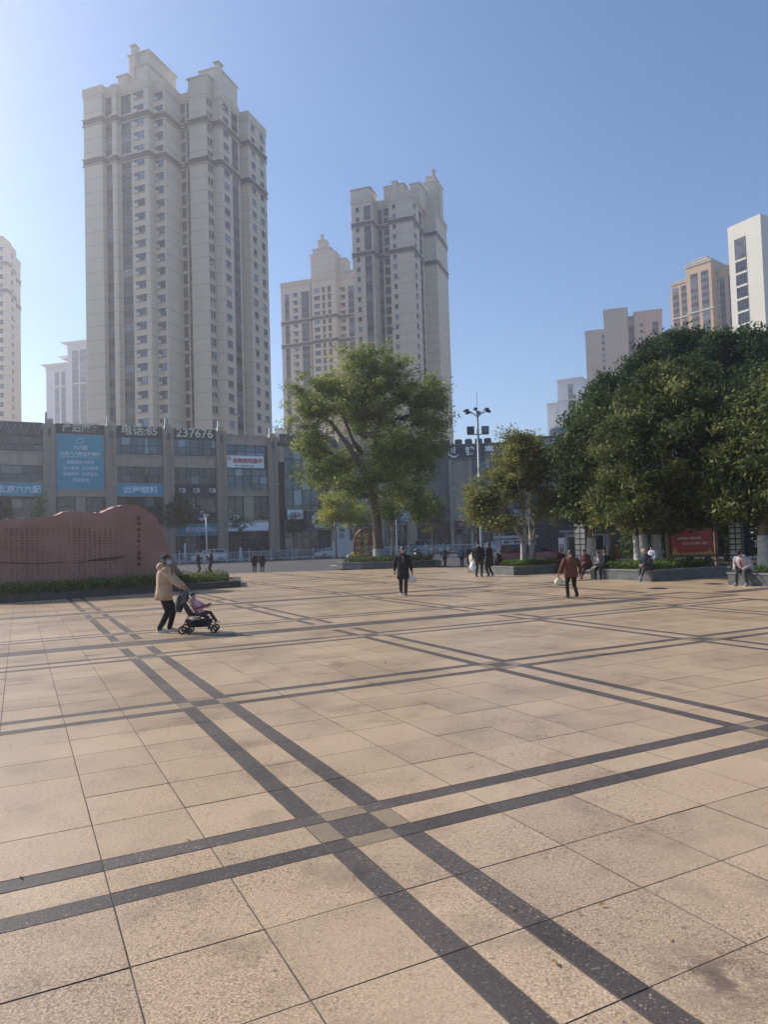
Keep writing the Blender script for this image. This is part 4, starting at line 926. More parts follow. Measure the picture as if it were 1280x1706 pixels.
small_tree('dark green tree in front of the trunk gap under the big crown', 600, 930, 84, 600, 860, 30, 24, 'leaf_mid', 60, 90, 16)
small_tree('dull olive tree close right of the big trunk', 655, 925, 86, 652, 850, 22, 32, 'leaf_olive', 60, 90, 17)
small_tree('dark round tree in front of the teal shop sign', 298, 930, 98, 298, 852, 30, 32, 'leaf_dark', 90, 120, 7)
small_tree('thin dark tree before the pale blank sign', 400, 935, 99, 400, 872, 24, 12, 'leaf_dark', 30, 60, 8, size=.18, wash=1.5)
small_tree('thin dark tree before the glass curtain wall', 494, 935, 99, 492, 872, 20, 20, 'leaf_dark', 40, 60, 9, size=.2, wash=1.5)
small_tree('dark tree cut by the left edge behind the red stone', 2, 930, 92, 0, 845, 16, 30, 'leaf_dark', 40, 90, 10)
small_tree('light green shrub poking over the left end of the red stone', 66, 930, 92, 66, 842, 9, 22, 'leaf_mid', 20, 60, 11, name='shrub_tree')
# right side: the multi-stemmed tree in the planter
b1 = W(23.5, 28.4, .35); b1.x, b1.y = XY_at(876, 930, 38.2).x, 38.2
st = lambda *pts: [tuple(list(rel(p[0], p[1], b1, p[3] if len(p) > 3 else 0)) + [p[2]]) for p in pts]
tree('multi_stem_tree', 'sparse multi stemmed tree with two whitewashed trunks beside the red car', b1,
     [st((873, 936, .14), (872, 905, .12), (860, 872, .09), (838, 845, .06, .5), (815, 820, .04, .8)), st((874, 915, .10), (876, 880, .08), (872, 850, .05, -.4), (862, 800, .03, -.6)), st((885, 936, .12), (888, 905, .10), (893, 875, .07, .3), (905, 848, .05, .5), (912, 820, .03, .6)), st((886, 910, .09), (883, 870, .06, .6), (888, 830, .04, .8), (885, 780, .025, .9)), st((872, 900, .08), (850, 868, .055, -.6), (846, 835, .035, -.9))],
     [lobe(830, 830, 52, 45, b1), lobe(842, 800, 44, 46, b1), lobe(880, 800, 42, 55, b1, .8), lobe(880, 745, 34, 32, b1), lobe(800, 850, 30, 26, b1, -.5), lobe(905, 840, 24, 30, b1), lobe(850, 770, 30, 32, b1, 1), lobe(795, 838, 30, 40, b1), lobe(925, 835, 20, 42, b1), lobe(862, 738, 44, 26, b1), lobe(830, 870, 40, 16, b1, -1), lobe(905, 780, 30, 40, b1)],
     640, 58, 'leaf_light', .15, .24, seed=21, bark='bark_pale', wash=1.1, shell=.15, tip=.009, maxr=.09)
# the dense trees on the right
def big_tree(label, px, Y, trunkpx, lobes, nc, per, leaf, seed, size=.195, crad=.25, name='broad_tree', wash=1.2, droop=.5, r=.2):
    b = XY_at(px, 930, Y); b = Vector((b.x, b.y, .2))
    stems = []
    for tp in trunkpx: stems.append([tuple(list(rel(q[0], q[1], b, q[3] if len(q) > 3 else 0)) + [q[2]]) for q in tp])
    tree(name, label, b, stems, [lobe(*l[:4], b, *(l[4:5] or [0]), dep=(l[5] if len(l) > 5 else (max(3.2, l[2] * Y / FPX) if l[2] > 30 else l[2] * Y / FPX * 1.2))) for l in lobes], nc, int(per * .85), leaf, size, crad, wash=wash, seed=seed, droop=droop, shell=.62, tip=.012, maxr=.16)
big_tree('dense evergreen tree at the left end of the right hand grove', 985, 36, [[(985, 936, .2), (985, 880, .17), (980, 820, .12), (975, 760, .08)]],
         [(968, 770, 44, 80), (985, 710, 42, 55, 1), (950, 820, 30, 60, -.5), (990, 830, 40, 55, .5), (1005, 760, 35, 60)], 300, 170, 'leaf_deep', 31)
big_tree('largest dome shaped evergreen tree in the middle of the grove', 1084, 31.5, [[(1075, 936, .17), (1072, 890, .15), (1066, 850, .13), (1060, 790, .09)], [(1095, 936, .2), (1094, 890, .18), (1100, 850, .15, .4), (1125, 790, .1, .5)], [(1064, 936, .14), (1060, 890, .12, .5), (1050, 840, .1, .8)]],
         [(1100, 690, 78, 75), (1060, 760, 62, 85, -1), (1145, 720, 55, 85, .5), (1035, 835, 42, 58, -.5), (1095, 840, 62, 50), (1160, 820, 58, 66), (1125, 640, 50, 36, .5), (1172, 765, 26, 66, 1)], 560, 180, 'leaf_olive', 32)
big_tree('evergreen tree with hanging leaves at the right edge of the picture', 1300, 27, [[(1275, 945, .2), (1272, 890, .18), (1275, 820, .14), (1280, 760, .1)]],
         [(1265, 730, 62, 70), (1300, 680, 60, 60), (1240, 805, 46, 58), (1290, 820, 50, 60), (1215, 800, 30, 66), (1330, 760, 60, 90, 1)], 470, 170, 'leaf_olive', 33)
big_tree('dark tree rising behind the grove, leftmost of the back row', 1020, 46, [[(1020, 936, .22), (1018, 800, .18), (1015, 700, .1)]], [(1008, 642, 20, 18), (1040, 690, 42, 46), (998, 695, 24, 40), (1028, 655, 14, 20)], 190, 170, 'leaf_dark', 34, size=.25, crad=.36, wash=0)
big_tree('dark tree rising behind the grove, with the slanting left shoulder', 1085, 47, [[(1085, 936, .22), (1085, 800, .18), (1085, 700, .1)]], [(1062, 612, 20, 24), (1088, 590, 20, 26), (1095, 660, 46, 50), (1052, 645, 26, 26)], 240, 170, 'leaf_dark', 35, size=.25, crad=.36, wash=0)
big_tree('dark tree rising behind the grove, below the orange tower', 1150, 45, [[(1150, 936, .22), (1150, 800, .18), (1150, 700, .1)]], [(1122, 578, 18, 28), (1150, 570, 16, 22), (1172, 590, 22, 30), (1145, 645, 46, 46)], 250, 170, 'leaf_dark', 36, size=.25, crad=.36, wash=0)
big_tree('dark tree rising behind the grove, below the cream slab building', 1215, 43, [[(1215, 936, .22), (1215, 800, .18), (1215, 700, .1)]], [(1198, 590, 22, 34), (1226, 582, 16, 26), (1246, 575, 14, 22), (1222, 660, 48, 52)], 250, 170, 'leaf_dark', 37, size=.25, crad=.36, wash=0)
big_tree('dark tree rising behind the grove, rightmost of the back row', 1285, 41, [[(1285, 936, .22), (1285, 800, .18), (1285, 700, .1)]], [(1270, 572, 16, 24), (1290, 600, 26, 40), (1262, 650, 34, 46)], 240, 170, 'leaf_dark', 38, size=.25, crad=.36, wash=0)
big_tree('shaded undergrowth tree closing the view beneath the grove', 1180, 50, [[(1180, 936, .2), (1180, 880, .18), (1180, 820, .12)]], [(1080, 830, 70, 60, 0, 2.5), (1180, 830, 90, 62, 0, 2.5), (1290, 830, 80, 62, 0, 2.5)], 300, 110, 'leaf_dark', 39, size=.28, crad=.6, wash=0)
# hedge plants as ground cover
def cover(name, label, poly, z0, z1, n, leaf, size, top=.12, cat='plants', tintf=None, droop=-.4):
    """leaf cover filling a polygon (list of (x,y)) between z0 and a bumpy top at z1"""
    xs = [p[0] for p in poly]; ys = [p[1] for p in poly]; out = []
    pts = rng.uniform((min(xs), min(ys)), (max(xs), max(ys)), (n * 4, 2)); inside = np.zeros(len(pts), bool); j = len(poly) - 1
    for i in range(len(poly)):
        xi, yi = poly[i]; xj, yj = poly[j]
        c = ((yi > pts[:, 1]) != (yj > pts[:, 1])) & (pts[:, 0] < (xj - xi) * (pts[:, 1] - yi) / (yj - yi + 1e-12) + xi); inside ^= c; j = i
    pts = pts[inside][:n]; h = z1 + top * (np.sin(pts[:, 0] * 5.1) * np.cos(pts[:, 1] * 4.3) * .5 + rng.normal(0, .45, len(pts)))
    f = 1 - rng.random(len(pts)) ** 2 * .9
    C = np.column_stack([pts, z0 + (h - z0) * f])
    tn = None if tintf is None else tintf(pts)
    o = leaves_mesh(name, C, size, M[leaf], droop, tn, parent=None); o['label'] = label; o['category'] = cat; return o
# ------------------------------------------------------------------ people
M['skin'] = basic('skin', (.42, .26, .18), .55, .05, 8); M['hair'] = basic('dark_hair', (.018, .015, .014), .5, .2, 30)
_cm = {}
def cloth(col, rough=.85):
    k = tuple(round(c, 3) for c in col)
    if k not in _cm: _cm[k] = basic('cloth_%02d' % len(_cm), col, rough, .16, 7, bump=.25, bscale=14, spec=.25)
    return _cm[k]
def ik(a, b, l1, l2, pole):
    a, b = Vector(a), Vector(b); d = b - a; L = d.length
    if L > (l1 + l2) * .995: b = a + d * ((l1 + l2) * .995 / L); d = b - a; L = d.length
    x = (l1 * l1 - l2 * l2 + L * L) / (2 * L); h = math.sqrt(max(0, l1 * l1 - x * x)); u = d / L
    p = Vector(pole); p = (p - u * p.dot(u)).normalized()
    return a + u * x + p * h, b
def person(label, loc, face, h=1.65, pelvis=None, lean=0.0, twist=0, footL=None, footR=None, handL=None, handR=None, head_pitch=0.0, head_yaw=0.0,
           top=(.05, .05, .05), pants=(.03, .03, .035), shoes=(.03, .03, .03), coat=.0, hair='short', hat=None, mask=False, bulk=1.0, hood=False, collar=None, bald=False, scarf=None, inner=None, group=None, sole=None):
    """stands at loc facing +y turned by face (radians). local frame: x right, y forward. feet/hands in local metres for a 1.65 m body"""
    k = h / 1.65; t = thing('person', label, 'person', loc, face, group); t.scale = (k, k, k)
    pz = pelvis if pelvis else (0, 0, .86); pv = Vector(pz); B = bulk
    sl, cl_ = math.sin(lean), math.cos(lean)
    def up(x, y, z): return pv + Vector((x, y * cl_ + z * sl, -y * sl + z * cl_))     # torso frame, leaning forward
    chest, neck, shz = up(0, .0, .36), up(0, .0, .53), .47
    sh = {-1: up(-.165 * B ** .5, 0, shz - .015), 1: up(.165 * B ** .5, 0, shz - .015)}
    hc = up(0, .03, .66) + Vector((0, .04 * math.sin(head_pitch), 0))
    hip = {-1: pv + Vector((-.09, 0, -.03)), 1: pv + Vector((.09, 0, -.03))}
    fl = Vector(footL or (-.1, 0, .0)); fr = Vector(footR or (.1, 0, .0))
    ank = {-1: fl + Vector((0, -.03, .085)), 1: fr + Vector((0, -.03, .085))}
    hl = Vector(handL or (-.25, .06, .80)); hr = Vector(handR or (.25, .06, .80))
    knee, elb = {}, {}
    for s, a in ank.items(): knee[s], ank[s] = ik(hip[s], a, .41, .385, (0.04 * s, 1, .25))
    hands = {-1: hl, 1: hr}
    for s, a in hands.items(): elb[s], hands[s] = ik(sh[s], a, .285, .255, (.45 * s, -.9, -.25))
    # body: one skinned graph from pelvis to every fingertip
    vs, es, rd = [], [], []
    def v(p, r, link=None):
        vs.append(tuple(p)); rd.append(r)
        if link is not None: es.append((link, len(vs) - 1))
        return len(vs) - 1
    p0 = v(pv, .115); c1 = v(up(0, 0, .18), .105, p0); c2 = v(chest, .12, c1); n0 = v(neck, .058, c2); n1 = v(neck.lerp(hc, .45), .05, n0)
    for s in (-1, 1):
        a = v(sh[s], .055, c2); b = v(elb[s], .04, a); hd = hands[s]; dirw = (hd - elb[s]).normalized(); wr = v(hd, .026, b)
        pm_ = v(hd + dirw * .06, .030, wr); side = dirw.cross(Vector((0, 1, 0)) if abs(dirw.y) < .8 else Vector((0, 0, 1))).normalized(); cur = dirw.cross(side).normalized()
        for q, (o_, ln) in enumerate(((-.030, .055), (-.010, .066), (.010, .062), (.029, .048))):
            base = v(hd + dirw * .085 + side * o_, .011, pm_); tip_ = v(hd + dirw * (.085 + ln * .6) + side * o_ * 1.1 + cur * .018, .009, base); v(hd + dirw * (.085 + ln * .85) + side * o_ * 1.1 + cur * .042, .008, tip_)
        th = v(hd + dirw * .035 - side * .04 * 1 + cur * .015, .012, wr); v(hd + dirw * .065 - side * .052 + cur * .03, .009, th)
        a = v(hip[s], .085, p0); b = v(knee[s], .055, a); c = v(ank[s], .036, b); v(ank[s] + Vector((0, .10, -.05)), .03, c)
    me = bpy.data.meshes.new('body'); me.from_pydata(vs, es, []); me.materials.append(M['skin'])
    bo = bpy.data.objects.new('body', me); COL.objects.link(bo); bo.parent = t
    md = bo.modifiers.new('skin', 'SKIN'); md.use_smooth_shade = True
    if me.skin_vertices:
        for i, r_ in enumerate(rd): me.skin_vertices[0].data[i].radius = (r_, r_)
        me.skin_vertices[0].data[0].use_root = True
    sb = bo.modifiers.new('smooth', 'SUBSURF'); sb.levels = 1; sb.render_levels = 1
    # head with face, turned and tilted
    H = Matrix.Translation(hc) @ Matrix.Rotation(head_yaw, 4, 'Z') @ Matrix.Rotation(-head_pitch, 4, 'X')
    mb = MB(); mb.smooth = True; mb.M = H
    mb.rings([(0, .012, -.115, .028, .03), (0, .018, -.10, .045, .052), (0, .012, -.06, .062, .075), (0, .004, -.01, .072, .088), (0, 0, .04, .075, .093), (0, -.004, .08, .064, .082), (0, -.006, .108, .036, .048), (0, -.006, .116, .01, .014)], 16)
    mb.tube([(0, .088, .018), (0, .104, -.012), (0, .106, -.026), (0, .088, -.034)], [.008, .012, .015, .009], 7)      # nose
    for s in (-1, 1): mb.tube([(s * .071, -.005, .02), (s * .084, -.012, .012), (s * .080, -.008, -.028), (s * .07, 0, -.03)], [.009, .014, .010, .006], 6)   # ears
    mb.mi = 1
    for s in (-1, 1): mb.ball((s * .029, .082, .016), .012, .008, .007, 8, 5); mb.tube([(s * .015, .090, .036), (s * .045, .080, .037)], .004, 4)
    mb.mi = 2; mb.tube([(-.022, .084, -.062), (0, .092, -.061), (.022, .084, -.062)], [.003, .006, .003], 5)
    mb.build('head', [M['skin'], M['hair'], cloth((.35, .12, .10))], t)
    if not bald:
        mb = MB(); mb.smooth = True; mb.M = H
        n = 18; rows = [(-.02, 1.07), (.03, 1.09), (.07, 1.12), (.10, 1.2), (.122, 1.0), (.13, .2)]
        prof = {-.02: (.074, .09), .03: (.075, .092), .07: (.068, .086), .10: (.046, .058), .122: (.022, .03), .13: (.01, .012)}
        low = {'short': .0, 'bob': -.07, 'bun': -.03}[hair if hair in ('short', 'bob', 'bun') else 'short']
        vv, ff = [], []
        for i, (z, sc) in enumerate(rows):
            for j in range(n):
                a = 2 * math.pi * j / n; fr_ = max(0, math.sin(a)); zz = z
                if i == 0: zz = low - .02 + fr_ ** .7 * (.075 - low)
                if i == 1: zz = z + fr_ * .035
                vv.append((prof[z][0] * sc * math.cos(a), prof[z][1] * sc * math.sin(a) - .010, zz))
        for i in range(len(rows) - 1):
            for j in range(n): ff.append((i * n + j, i * n + (j + 1) % n, (i + 1) * n + (j + 1) % n, (i + 1) * n + j))
        mb.add(vv, ff)
        if hair == 'bun': mb.ball((0, -.11, .0), .035, .035, .04)
        mb.build('hair', M['hair'], t)
    if hat:
        mb = MB(); mb.smooth = True; mb.M = H
        mb.rings([(0, -.012, .045, .080, .098), (0, -.012, .07, .081, .099), (0, -.014, .10, .070, .088), (0, -.014, .125, .042, .052), (0, -.014, .132, .01, .012)], 16)
        mb.rings([(0, .0, .040, .083, .102), (0, .012, .036, .086, .114), (0, .012, .042, .086, .114), (0, .0, .048, .083, .102)], 16)
        mb.build('hat', cloth(hat), t)
    if mask:
        mb = MB(); mb.smooth = True; mb.M = H
        pts = [[(math.sin(a) * .074 * sx, math.cos(a) * .094 * sy + .006, z) for a in [(-1.15 + 2.3 * j / 8) for j in range(9)]] for z, sx, sy in ((-.005, 1.02, 1.04), (-.025, 1.02, 1.16), (-.055, .96, 1.14), (-.09, .72, .92), (-.105, .62, .74))]
        vv = [p for r_ in pts for p in r_]; mb.add(vv, [(i * 9 + j, i * 9 + j + 1, (i + 1) * 9 + j + 1, (i + 1) * 9 + j) for i in range(4) for j in range(8)])
        for s in (-1, 1): mb.tube([(s * .068, .04, -.012), (s * .078, .0, .02)], .002, 4)
        mk = mb.build('face_mask', plain('mask_blue', (.30, .45, .60), .7), t); mk.modifiers.new('thick', 'SOLIDIFY').thickness = .003
    # upper garment: lofted torso with sleeves
    mb = MB(); mb.smooth = True
    def tr(z, rx, ry, y=0): c = up(0, y, z); return (c.x, c.y, c.z, rx * B ** .6, ry * B, -lean * .8)
    hem = -.08 - coat
    seat = pelvis is not None and pelvis[2] < .7
    rr = [tr(max(hem, -.05) if seat else hem, .185 + coat * .06, .145 + coat * .06), tr(-.02, .182, .142), tr(.12, .172, .13), tr(.25, .188, .135), tr(.36, .19, .13), tr(.43, .175, .115), tr(.475, .15, .10), tr(.515, .115, .085), tr(.545, .07, .065)]
    if not seat and coat > .1: rr.insert(1, tr(hem * .5, .188, .148))
    mb.rings(rr, 18)
    for s in (-1, 1):
        a, e, hnd = sh[s], elb[s], hands[s]; w0 = e + (hnd - e) * .97
        mb.tube([a + (chest - a) * .25, a + Vector((0, 0, .0)), a.lerp(e, .3), a.lerp(e, .7), e, e.lerp(w0, .35), e.lerp(w0, .75), w0], [.05, .064 * B ** .5, .068 * B ** .5, .064 * B ** .5, .060 * B ** .4, .055 * B ** .4, .048 * B ** .4, .043 * B ** .4], 10)
    mb.build('jacket', cloth(top), t)
    if collar is not None:
        mb = MB(); mb.smooth = True; c = up(0, -.005, .53); mb.rings([(c.x, c.y, c.z - .02, .085, .078), (c.x, c.y - .005, c.z + .03, .095, .085), (c.x, c.y - .01, c.z + .045, .09, .08), (c.x, c.y, c.z + .02, .07, .064)], 14, caps=False); mb.build('collar', cloth(collar), t)
    if hood:
        mb = MB(); mb.smooth = True; c = up(0, -.10, .53); mb.rings([(c.x, c.y, c.z - .09, .06, .03), (c.x, c.y, c.z - .05, .13, .07), (c.x, c.y + .01, c.z + .0, .15, .085), (c.x, c.y + .03, c.z + .05, .13, .075), (c.x, c.y + .03, c.z + .07, .09, .05)], 14); mb.build('hood', cloth(top), t)
    if inner is not None:
        mb = MB(); a, b = up(0, .125 * B, .26), up(0, .10 * B, .47); mb.M = Matrix.Identity(4); mb.smooth = True
        mb.tube([a, a.lerp(b, .5) + Vector((0, .012, 0)), b], [(.05, .02), (.055, .025), (.04, .02)], 8); mb.build('shirt', cloth(inner), t)
    # trousers
    mb = MB(); mb.smooth = True
    mb.rings([(pv.x, pv.y - .0, pv.z - .12, .14, .10), (pv.x, pv.y, pv.z - .06, .168, .125), (pv.x, pv.y, pv.z + .06, .165, .12), (pv.x, pv.y, pv.z + .12, .15, .11)], 16)
    for s in (-1, 1):
        a, kn, an = hip[s], knee[s], ank[s]
        mb.tube([a + Vector((0, 0, .04)), a.lerp(kn, .2), a.lerp(kn, .6), kn, kn.lerp(an, .3), kn.lerp(an, .7), an + Vector((0, 0, .02)), an + Vector((0, .01, -.035))], [.10 * B ** .3, .098 * B ** .3, .082, .068, .066, .060, .056, .058], 11)
    mb.build('trousers', cloth(pants), t)
    for s in (-1, 1):
        an = ank[s]; mb = MB(); mb.smooth = True; z = an.z - .085
        mb.rings([(an.x, an.y + .06, z, .046, .130), (an.x, an.y + .06, z + .025, .050, .135), (an.x, an.y + .05, z + .05, .044, .115), (an.x, an.y + .015, z + .075, .04, .07), (an.x, an.y, z + .105, .04, .046)], 14)
        sh_o = mb.build('shoe', cloth(shoes), t)
        if sole is not None:
            mb = MB(); mb.rings([(an.x, an.y + .06, z - .012, .05, .137), (an.x, an.y + .06, z + .012, .052, .139)], 14); q = mb.build('sole', cloth(sole), sh_o)
    return t
def carrier(label, loc, col, h=.34, w=.15, cat='bag', name='carrier_bag', mat=None):
    """thin plastic bag hanging from a hand: loc is the hand"""
    t = thing(name, label, cat, loc); mb = MB(); mb.smooth = True
    mb.rings([(0, 0, -h, w * .5, w * .35), (.01, 0, -h * .93, w * .95, w * .62), (0, .01, -h * .7, w * 1.05, w * .72), (-.01, 0, -h * .45, w * .8, w * .5), (0, 0, -h * .28, w * .42, w * .25), (0, 0, -h * .18, w * .2, w * .1)], 12)
    mt = mat or basic('bag_film', col, .35, .12, 14, bump=.8, bscale=18)
    mb.build('bag_body', mt, t)
    mb = MB(); mb.tube([(-.03, 0, -h * .2), (-.025, 0, -.06), (0, 0, .0), (.025, 0, -.06), (.03, 0, -h * .2)], .012, 6); mb.build('handle', mt, t)
    return t
def look(dx, dy): return math.atan2(-dx, dy)
def world_of(t, p): return Matrix.Translation(t.location) @ Matrix.Rotation(t.rotation_euler.z, 4, 'Z') @ (Vector(p) * t.scale.x)
# woman with the pushchair
pw = G(274, 1053); wf = look(.97, .12)
person('woman in beige hooded jacket and blue face mask pushing a pushchair', pw, wf, 1.69, footL=(-.08, .12, 0), footR=(.1, -.05, 0), handL=(-.2, .44, .90), handR=(.2, .44, .90), lean=.05, head_pitch=-.12, head_yaw=-.35,
       top=(.50, .345, .225), pants=(.018, .018, .022), shoes=(.55, .50, .42), sole=(.65, .62, .55), coat=.10, hair='bob', hat=(.045, .04, .042), mask=True, bulk=1.22, hood=True, inner=(.16, .12, .05))
# pushchair
pc = thing('pushchair', 'light folding pushchair with grey canopy and big spoked wheels', 'pushchair', G(328, 1054), wf); pc.scale = (.9, .9, .9)
def wheel(parent, x, y, r_):
    mb = MB(); mb.smooth = True; n = 18
    mb.M = Matrix.Translation((x, y, r_)) @ Matrix.Rotation(math.pi / 2, 4, 'Y')
    mb.tube([(r_ * .88 * math.cos(a), r_ * .88 * math.sin(a), 0) for a in [2 * math.pi * i / n for i in range(n + 1)]], [(r_ * .12, .02)] * (n + 1), 6, caps=False)
    w_ = mb.build('wheel', M['rubber'], parent)
    mb = MB(); mb.M = Matrix.Translation((x, y, r_)) @ Matrix.Rotation(math.pi / 2, 4, 'Y')
    mb.tube([(0, 0, -.025), (0, 0, .025)], r_ * .16, 8)
    for i in range(5): a = 2 * math.pi * i / 5 + .3; mb.tube([(0, 0, 0), (r_ * .8 * math.cos(a), r_ * .8 * math.sin(a), 0)], .008, 4)
    mb.build('hub', M['frame_dark'], w_)
for x in (-.24, .24):
    wheel(pc, x, -.30, .095); wheel(pc, x * .8, .42, .085)
for x in (-.2, .2): wheel(pc, x * .9, -.16, .07)
FR = basic('pushchair_frame', (.07, .025, .02), .4, .1)
mb = MB(); mb.smooth = True
for x in (-.22, .22):
    mb.tube([(x, -.30, .1), (x, -.26, .22), (x, .1, .36), (x * .9, .42, .17)], .012, 6); mb.tube([(x, -.27, .22), (x, -.06, .62), (x, -.33, .98)], .012, 6)
    mb.tube([(x, -.02, .58), (x, .16, .62), (x, .30, .66)], .016, 6); mb.tube([(x, .12, .36), (x, .02, .56)], .011, 6)
mb.tube([(-.22, .30, .66), (0, .34, .67), (.22, .30, .66)], .016, 6); mb.tube([(-.22, -.30, .1), (.22, -.30, .1)], .01, 6); mb.tube([(-.19, .42, .17), (.19, .42, .17)], .01, 6)
mb.build('frame', FR, pc)
mb = MB(); mb.smooth = True; mb.tube([(-.24, -.33, .98), (0, -.36, 1.0), (.24, -.33, .98)], .018, 8); mb.build('handle', M['rubber'], pc)
mb = MB(); mb.smooth = True      # canopy: folded quarter dome behind the child's head
ang = [math.radians(a) for a in (-25, 0, 25, 50, 75, 100)]
vv = []
for a in ang:
    for j in range(9):
        b = math.pi * j / 8; vv.append((.235 * math.cos(b), -.22 - .20 * math.cos(a) * math.sin(b), .72 + .24 * math.sin(a) * math.sin(b) + .02))
mb.add(vv, [(i * 9 + j, i * 9 + j + 1, (i + 1) * 9 + j + 1, (i + 1) * 9 + j) for i in range(5) for j in range(8)])
cn = mb.build('canopy', cloth((.10, .10, .11)), pc); cn.modifiers.new('thick', 'SOLIDIFY').thickness = .01
mb = MB(); mb.smooth = True; mb.rings([(0, -.40, .50, .10, .05), (0, -.41, .54, .17, .085), (0, -.40, .70, .18, .09), (0, -.38, .84, .16, .07), (0, -.36, .90, .10, .03)], 14)
mb.build('hanging_bag', cloth((.06, .065, .075)), pc)
mb = MB(); mb.box(-.2, .2, -.13, .22, .40, .46); mb.M = Matrix.Translation((0, -.13, .43)) @ Matrix.Rotation(.5, 4, 'X'); mb.box(-.2, .2, -.04, .02, 0, .52); mb.build('seat', cloth((.05, .05, .055)), pc)
mb = MB(); mb.smooth = True; mb.rings([(0, .06, .14, .15, .24), (0, .06, .17, .18, .28), (0, .05, .31, .21, .33)], 14); mb.build('basket', cloth((.02, .02, .024)), pc)
mb = MB(); mb.smooth = True; mb.ball((0, -.02, .30), .13, .12, .07); mb.build('bundle', M['sign_white'], pc)
person('small child in pink jacket asleep in the pushchair', pc.matrix_basis @ Vector((0, 0, 0)), wf, .90, pelvis=(0, .10, .80), lean=-.38, footL=(-.14, .74, .34), footR=(.20, .52, .12), handL=(-.2, .42, 1.0), handR=(.2, .36, .98), head_pitch=-.05, head_yaw=-.5,
       top=(.62, .34, .36), pants=(.05, .05, .06), shoes=(.6, .55, .5), hair='short', bulk=1.25, hood=True)
# man walking towards the camera
pm1 = person('man in long black coat walking with head bowed and a plastic bag', G(673, 992), look(.05, -1), 1.66, footL=(-.05, .20, .0), footR=(.07, -.20, .05), handL=(-.28, .12, .80), handR=(.28, -.04, .82), lean=.06, head_pitch=.42, top=(.022, .022, .026), pants=(.02, .02, .024), shoes=(.05, .05, .045), sole=(.5, .5, .48), coat=.22, bulk=1.15, collar=(.02, .02, .024), inner=(.10, .09, .09))
carrier('thin white shopping bag held by the man in the long black coat', world_of(pm1, (-.29, .15, .74)), (.60, .58, .56), .32, .12)
# woman in rust brown top walking away
pm2 = person('person in rust brown pullover and black trousers walking away', G(954, 996), look(-.08, 1), 1.43, footL=(-.10, .16, .0), footR=(.10, -.18, .05), handL=(-.40, .06, .84), handR=(.36, .05, .82), head_yaw=.25, top=(.13, .045, .03), pants=(.015, .015, .018), shoes=(.04, .04, .04), coat=.08, bulk=1.45, inner=None)
carrier('pale yellow tub shaped bag in the left hand of the person in rust brown', world_of(pm2, (-.42, .08, .76)), (.62, .60, .34), .26, .13)
# two men talking at the plaza edge
person('man in black suit at the plaza edge facing the smoking man', G(330, 958), look(1, .1), 1.62, handR=(.12, .30, 1.2), handL=(-.24, .05, .8), top=(.025, .025, .03), coat=.05)
person('man in black suit with white shirt facing left at the plaza edge', G(352, 957.5), look(-1, -.25), 1.65, handR=(.10, .30, 1.25), handL=(-.15, .27, 1.0), top=(.022, .022, .026), inner=(.6, .6, .58), footL=(-.16, .05, 0), footR=(.14, -.05, 0))
person('left one of two people in dark coats standing side by side before the railing', G(424, 953), look(.05, 1), 1.36, top=(.03, .03, .034), coat=.24, bulk=1.1)
person('right one of two people in dark coats standing side by side before the railing', G(437, 953), look(-.05, 1), 1.36, top=(.035, .033, .036), coat=.22, bulk=1.15)
# scooter rider behind the planter
sc = thing('scooter', 'light electric scooter ridden by the person in yellow', 'scooter', XY_at(590, 933, 58.5) * Vector((1, 1, 0)) + Vector((0, 0, -.11)), R(-90)) if False else None
q = XY_at(588, 930, 60.0); sc = thing('scooter', 'electric scooter ridden by the person in yellow behind the planter', 'scooter', (q.x, q.y, -.12), look(-1, .1))
for y in (-.55, .6):
    mb = MB(); mb.smooth = True; mb.M = Matrix.Translation((0, y, .22)) @ Matrix.Rotation(math.pi / 2, 4, 'Y'); mb.tube([(.19 * math.cos(a), .19 * math.sin(a), 0) for a in [2 * math.pi * i / 16 for i in range(17)]], .045, 6, caps=False); mb.tube([(0, 0, -.04), (0, 0, .04)], .06, 8); mb.build('wheel', M['rubber'], sc)
mb = MB(); mb.smooth = True; mb.tube([(0, -.7, .55), (0, -.5, .62), (0, -.15, .58), (0, -.05, .35), (0, .3, .3), (0, .42, .6), (0, .38, .95)], [(.06, .1), (.14, .12), (.15, .14), (.12, .1), (.13, .07), (.15, .08), (.1, .06)], 12); mb.build('bodywork', plain('scooter_white', (.5, .5, .5), .4), sc)
mb = MB(); mb.smooth = True; mb.tube([(-.32, .3, 1.0), (0, .4, .98), (.32, .3, 1.0)], .02, 6); mb.tube([(0, .6, .22), (0, .4, .9)], .03, 6); mb.build('handlebar', M['black'], sc)
mb = MB(); mb.rings([(0, -.28, .66, .12, .3), (0, -.28, .75, .12, .3)], 12); mb.build('saddle', M['black'], sc)
person('scooter rider in bright yellow jacket', q * Vector((1, 1, 0)) + Vector((0, 0, -.12)), look(-1, .1), 1.6, pelvis=(0, -.25, .82), lean=.15, footL=(-.14, .22, .38), footR=(.14, .22, .38), handL=(-.28, .25, 1.02), handR=(.28, .25, 1.02), top=(.75, .62, .05), hat=(.6, .5, .06), bulk=1.15)
pm3 = person('distant walker in brown jacket carrying a white bag across the street edge', G(742, 943.5), look(.2, 1), 1.33, footL=(-.07, .2, 0), footR=(.08, -.18, .05), handL=(-.34, .1, .86), handR=(.32, .1, .9), top=(.09, .06, .05), bulk=1.15)
carrier('small white bag held by the distant walker in brown', world_of(pm3, (-.34, .12, .82)), (.7, .7, .7), .25, .12)
person('walker in faded blue jacket near the cream coated sitter', G(770, 944), look(.3, 1), 1.4, top=(.06, .12, .17), pants=(.03, .03, .04), footL=(-.07, .12, 0), bulk=1.1)
person('dark haired person just left above the cream coated sitter', G(783, 944), look(-.2, 1), 1.42, top=(.04, .04, .045), bulk=1.0)
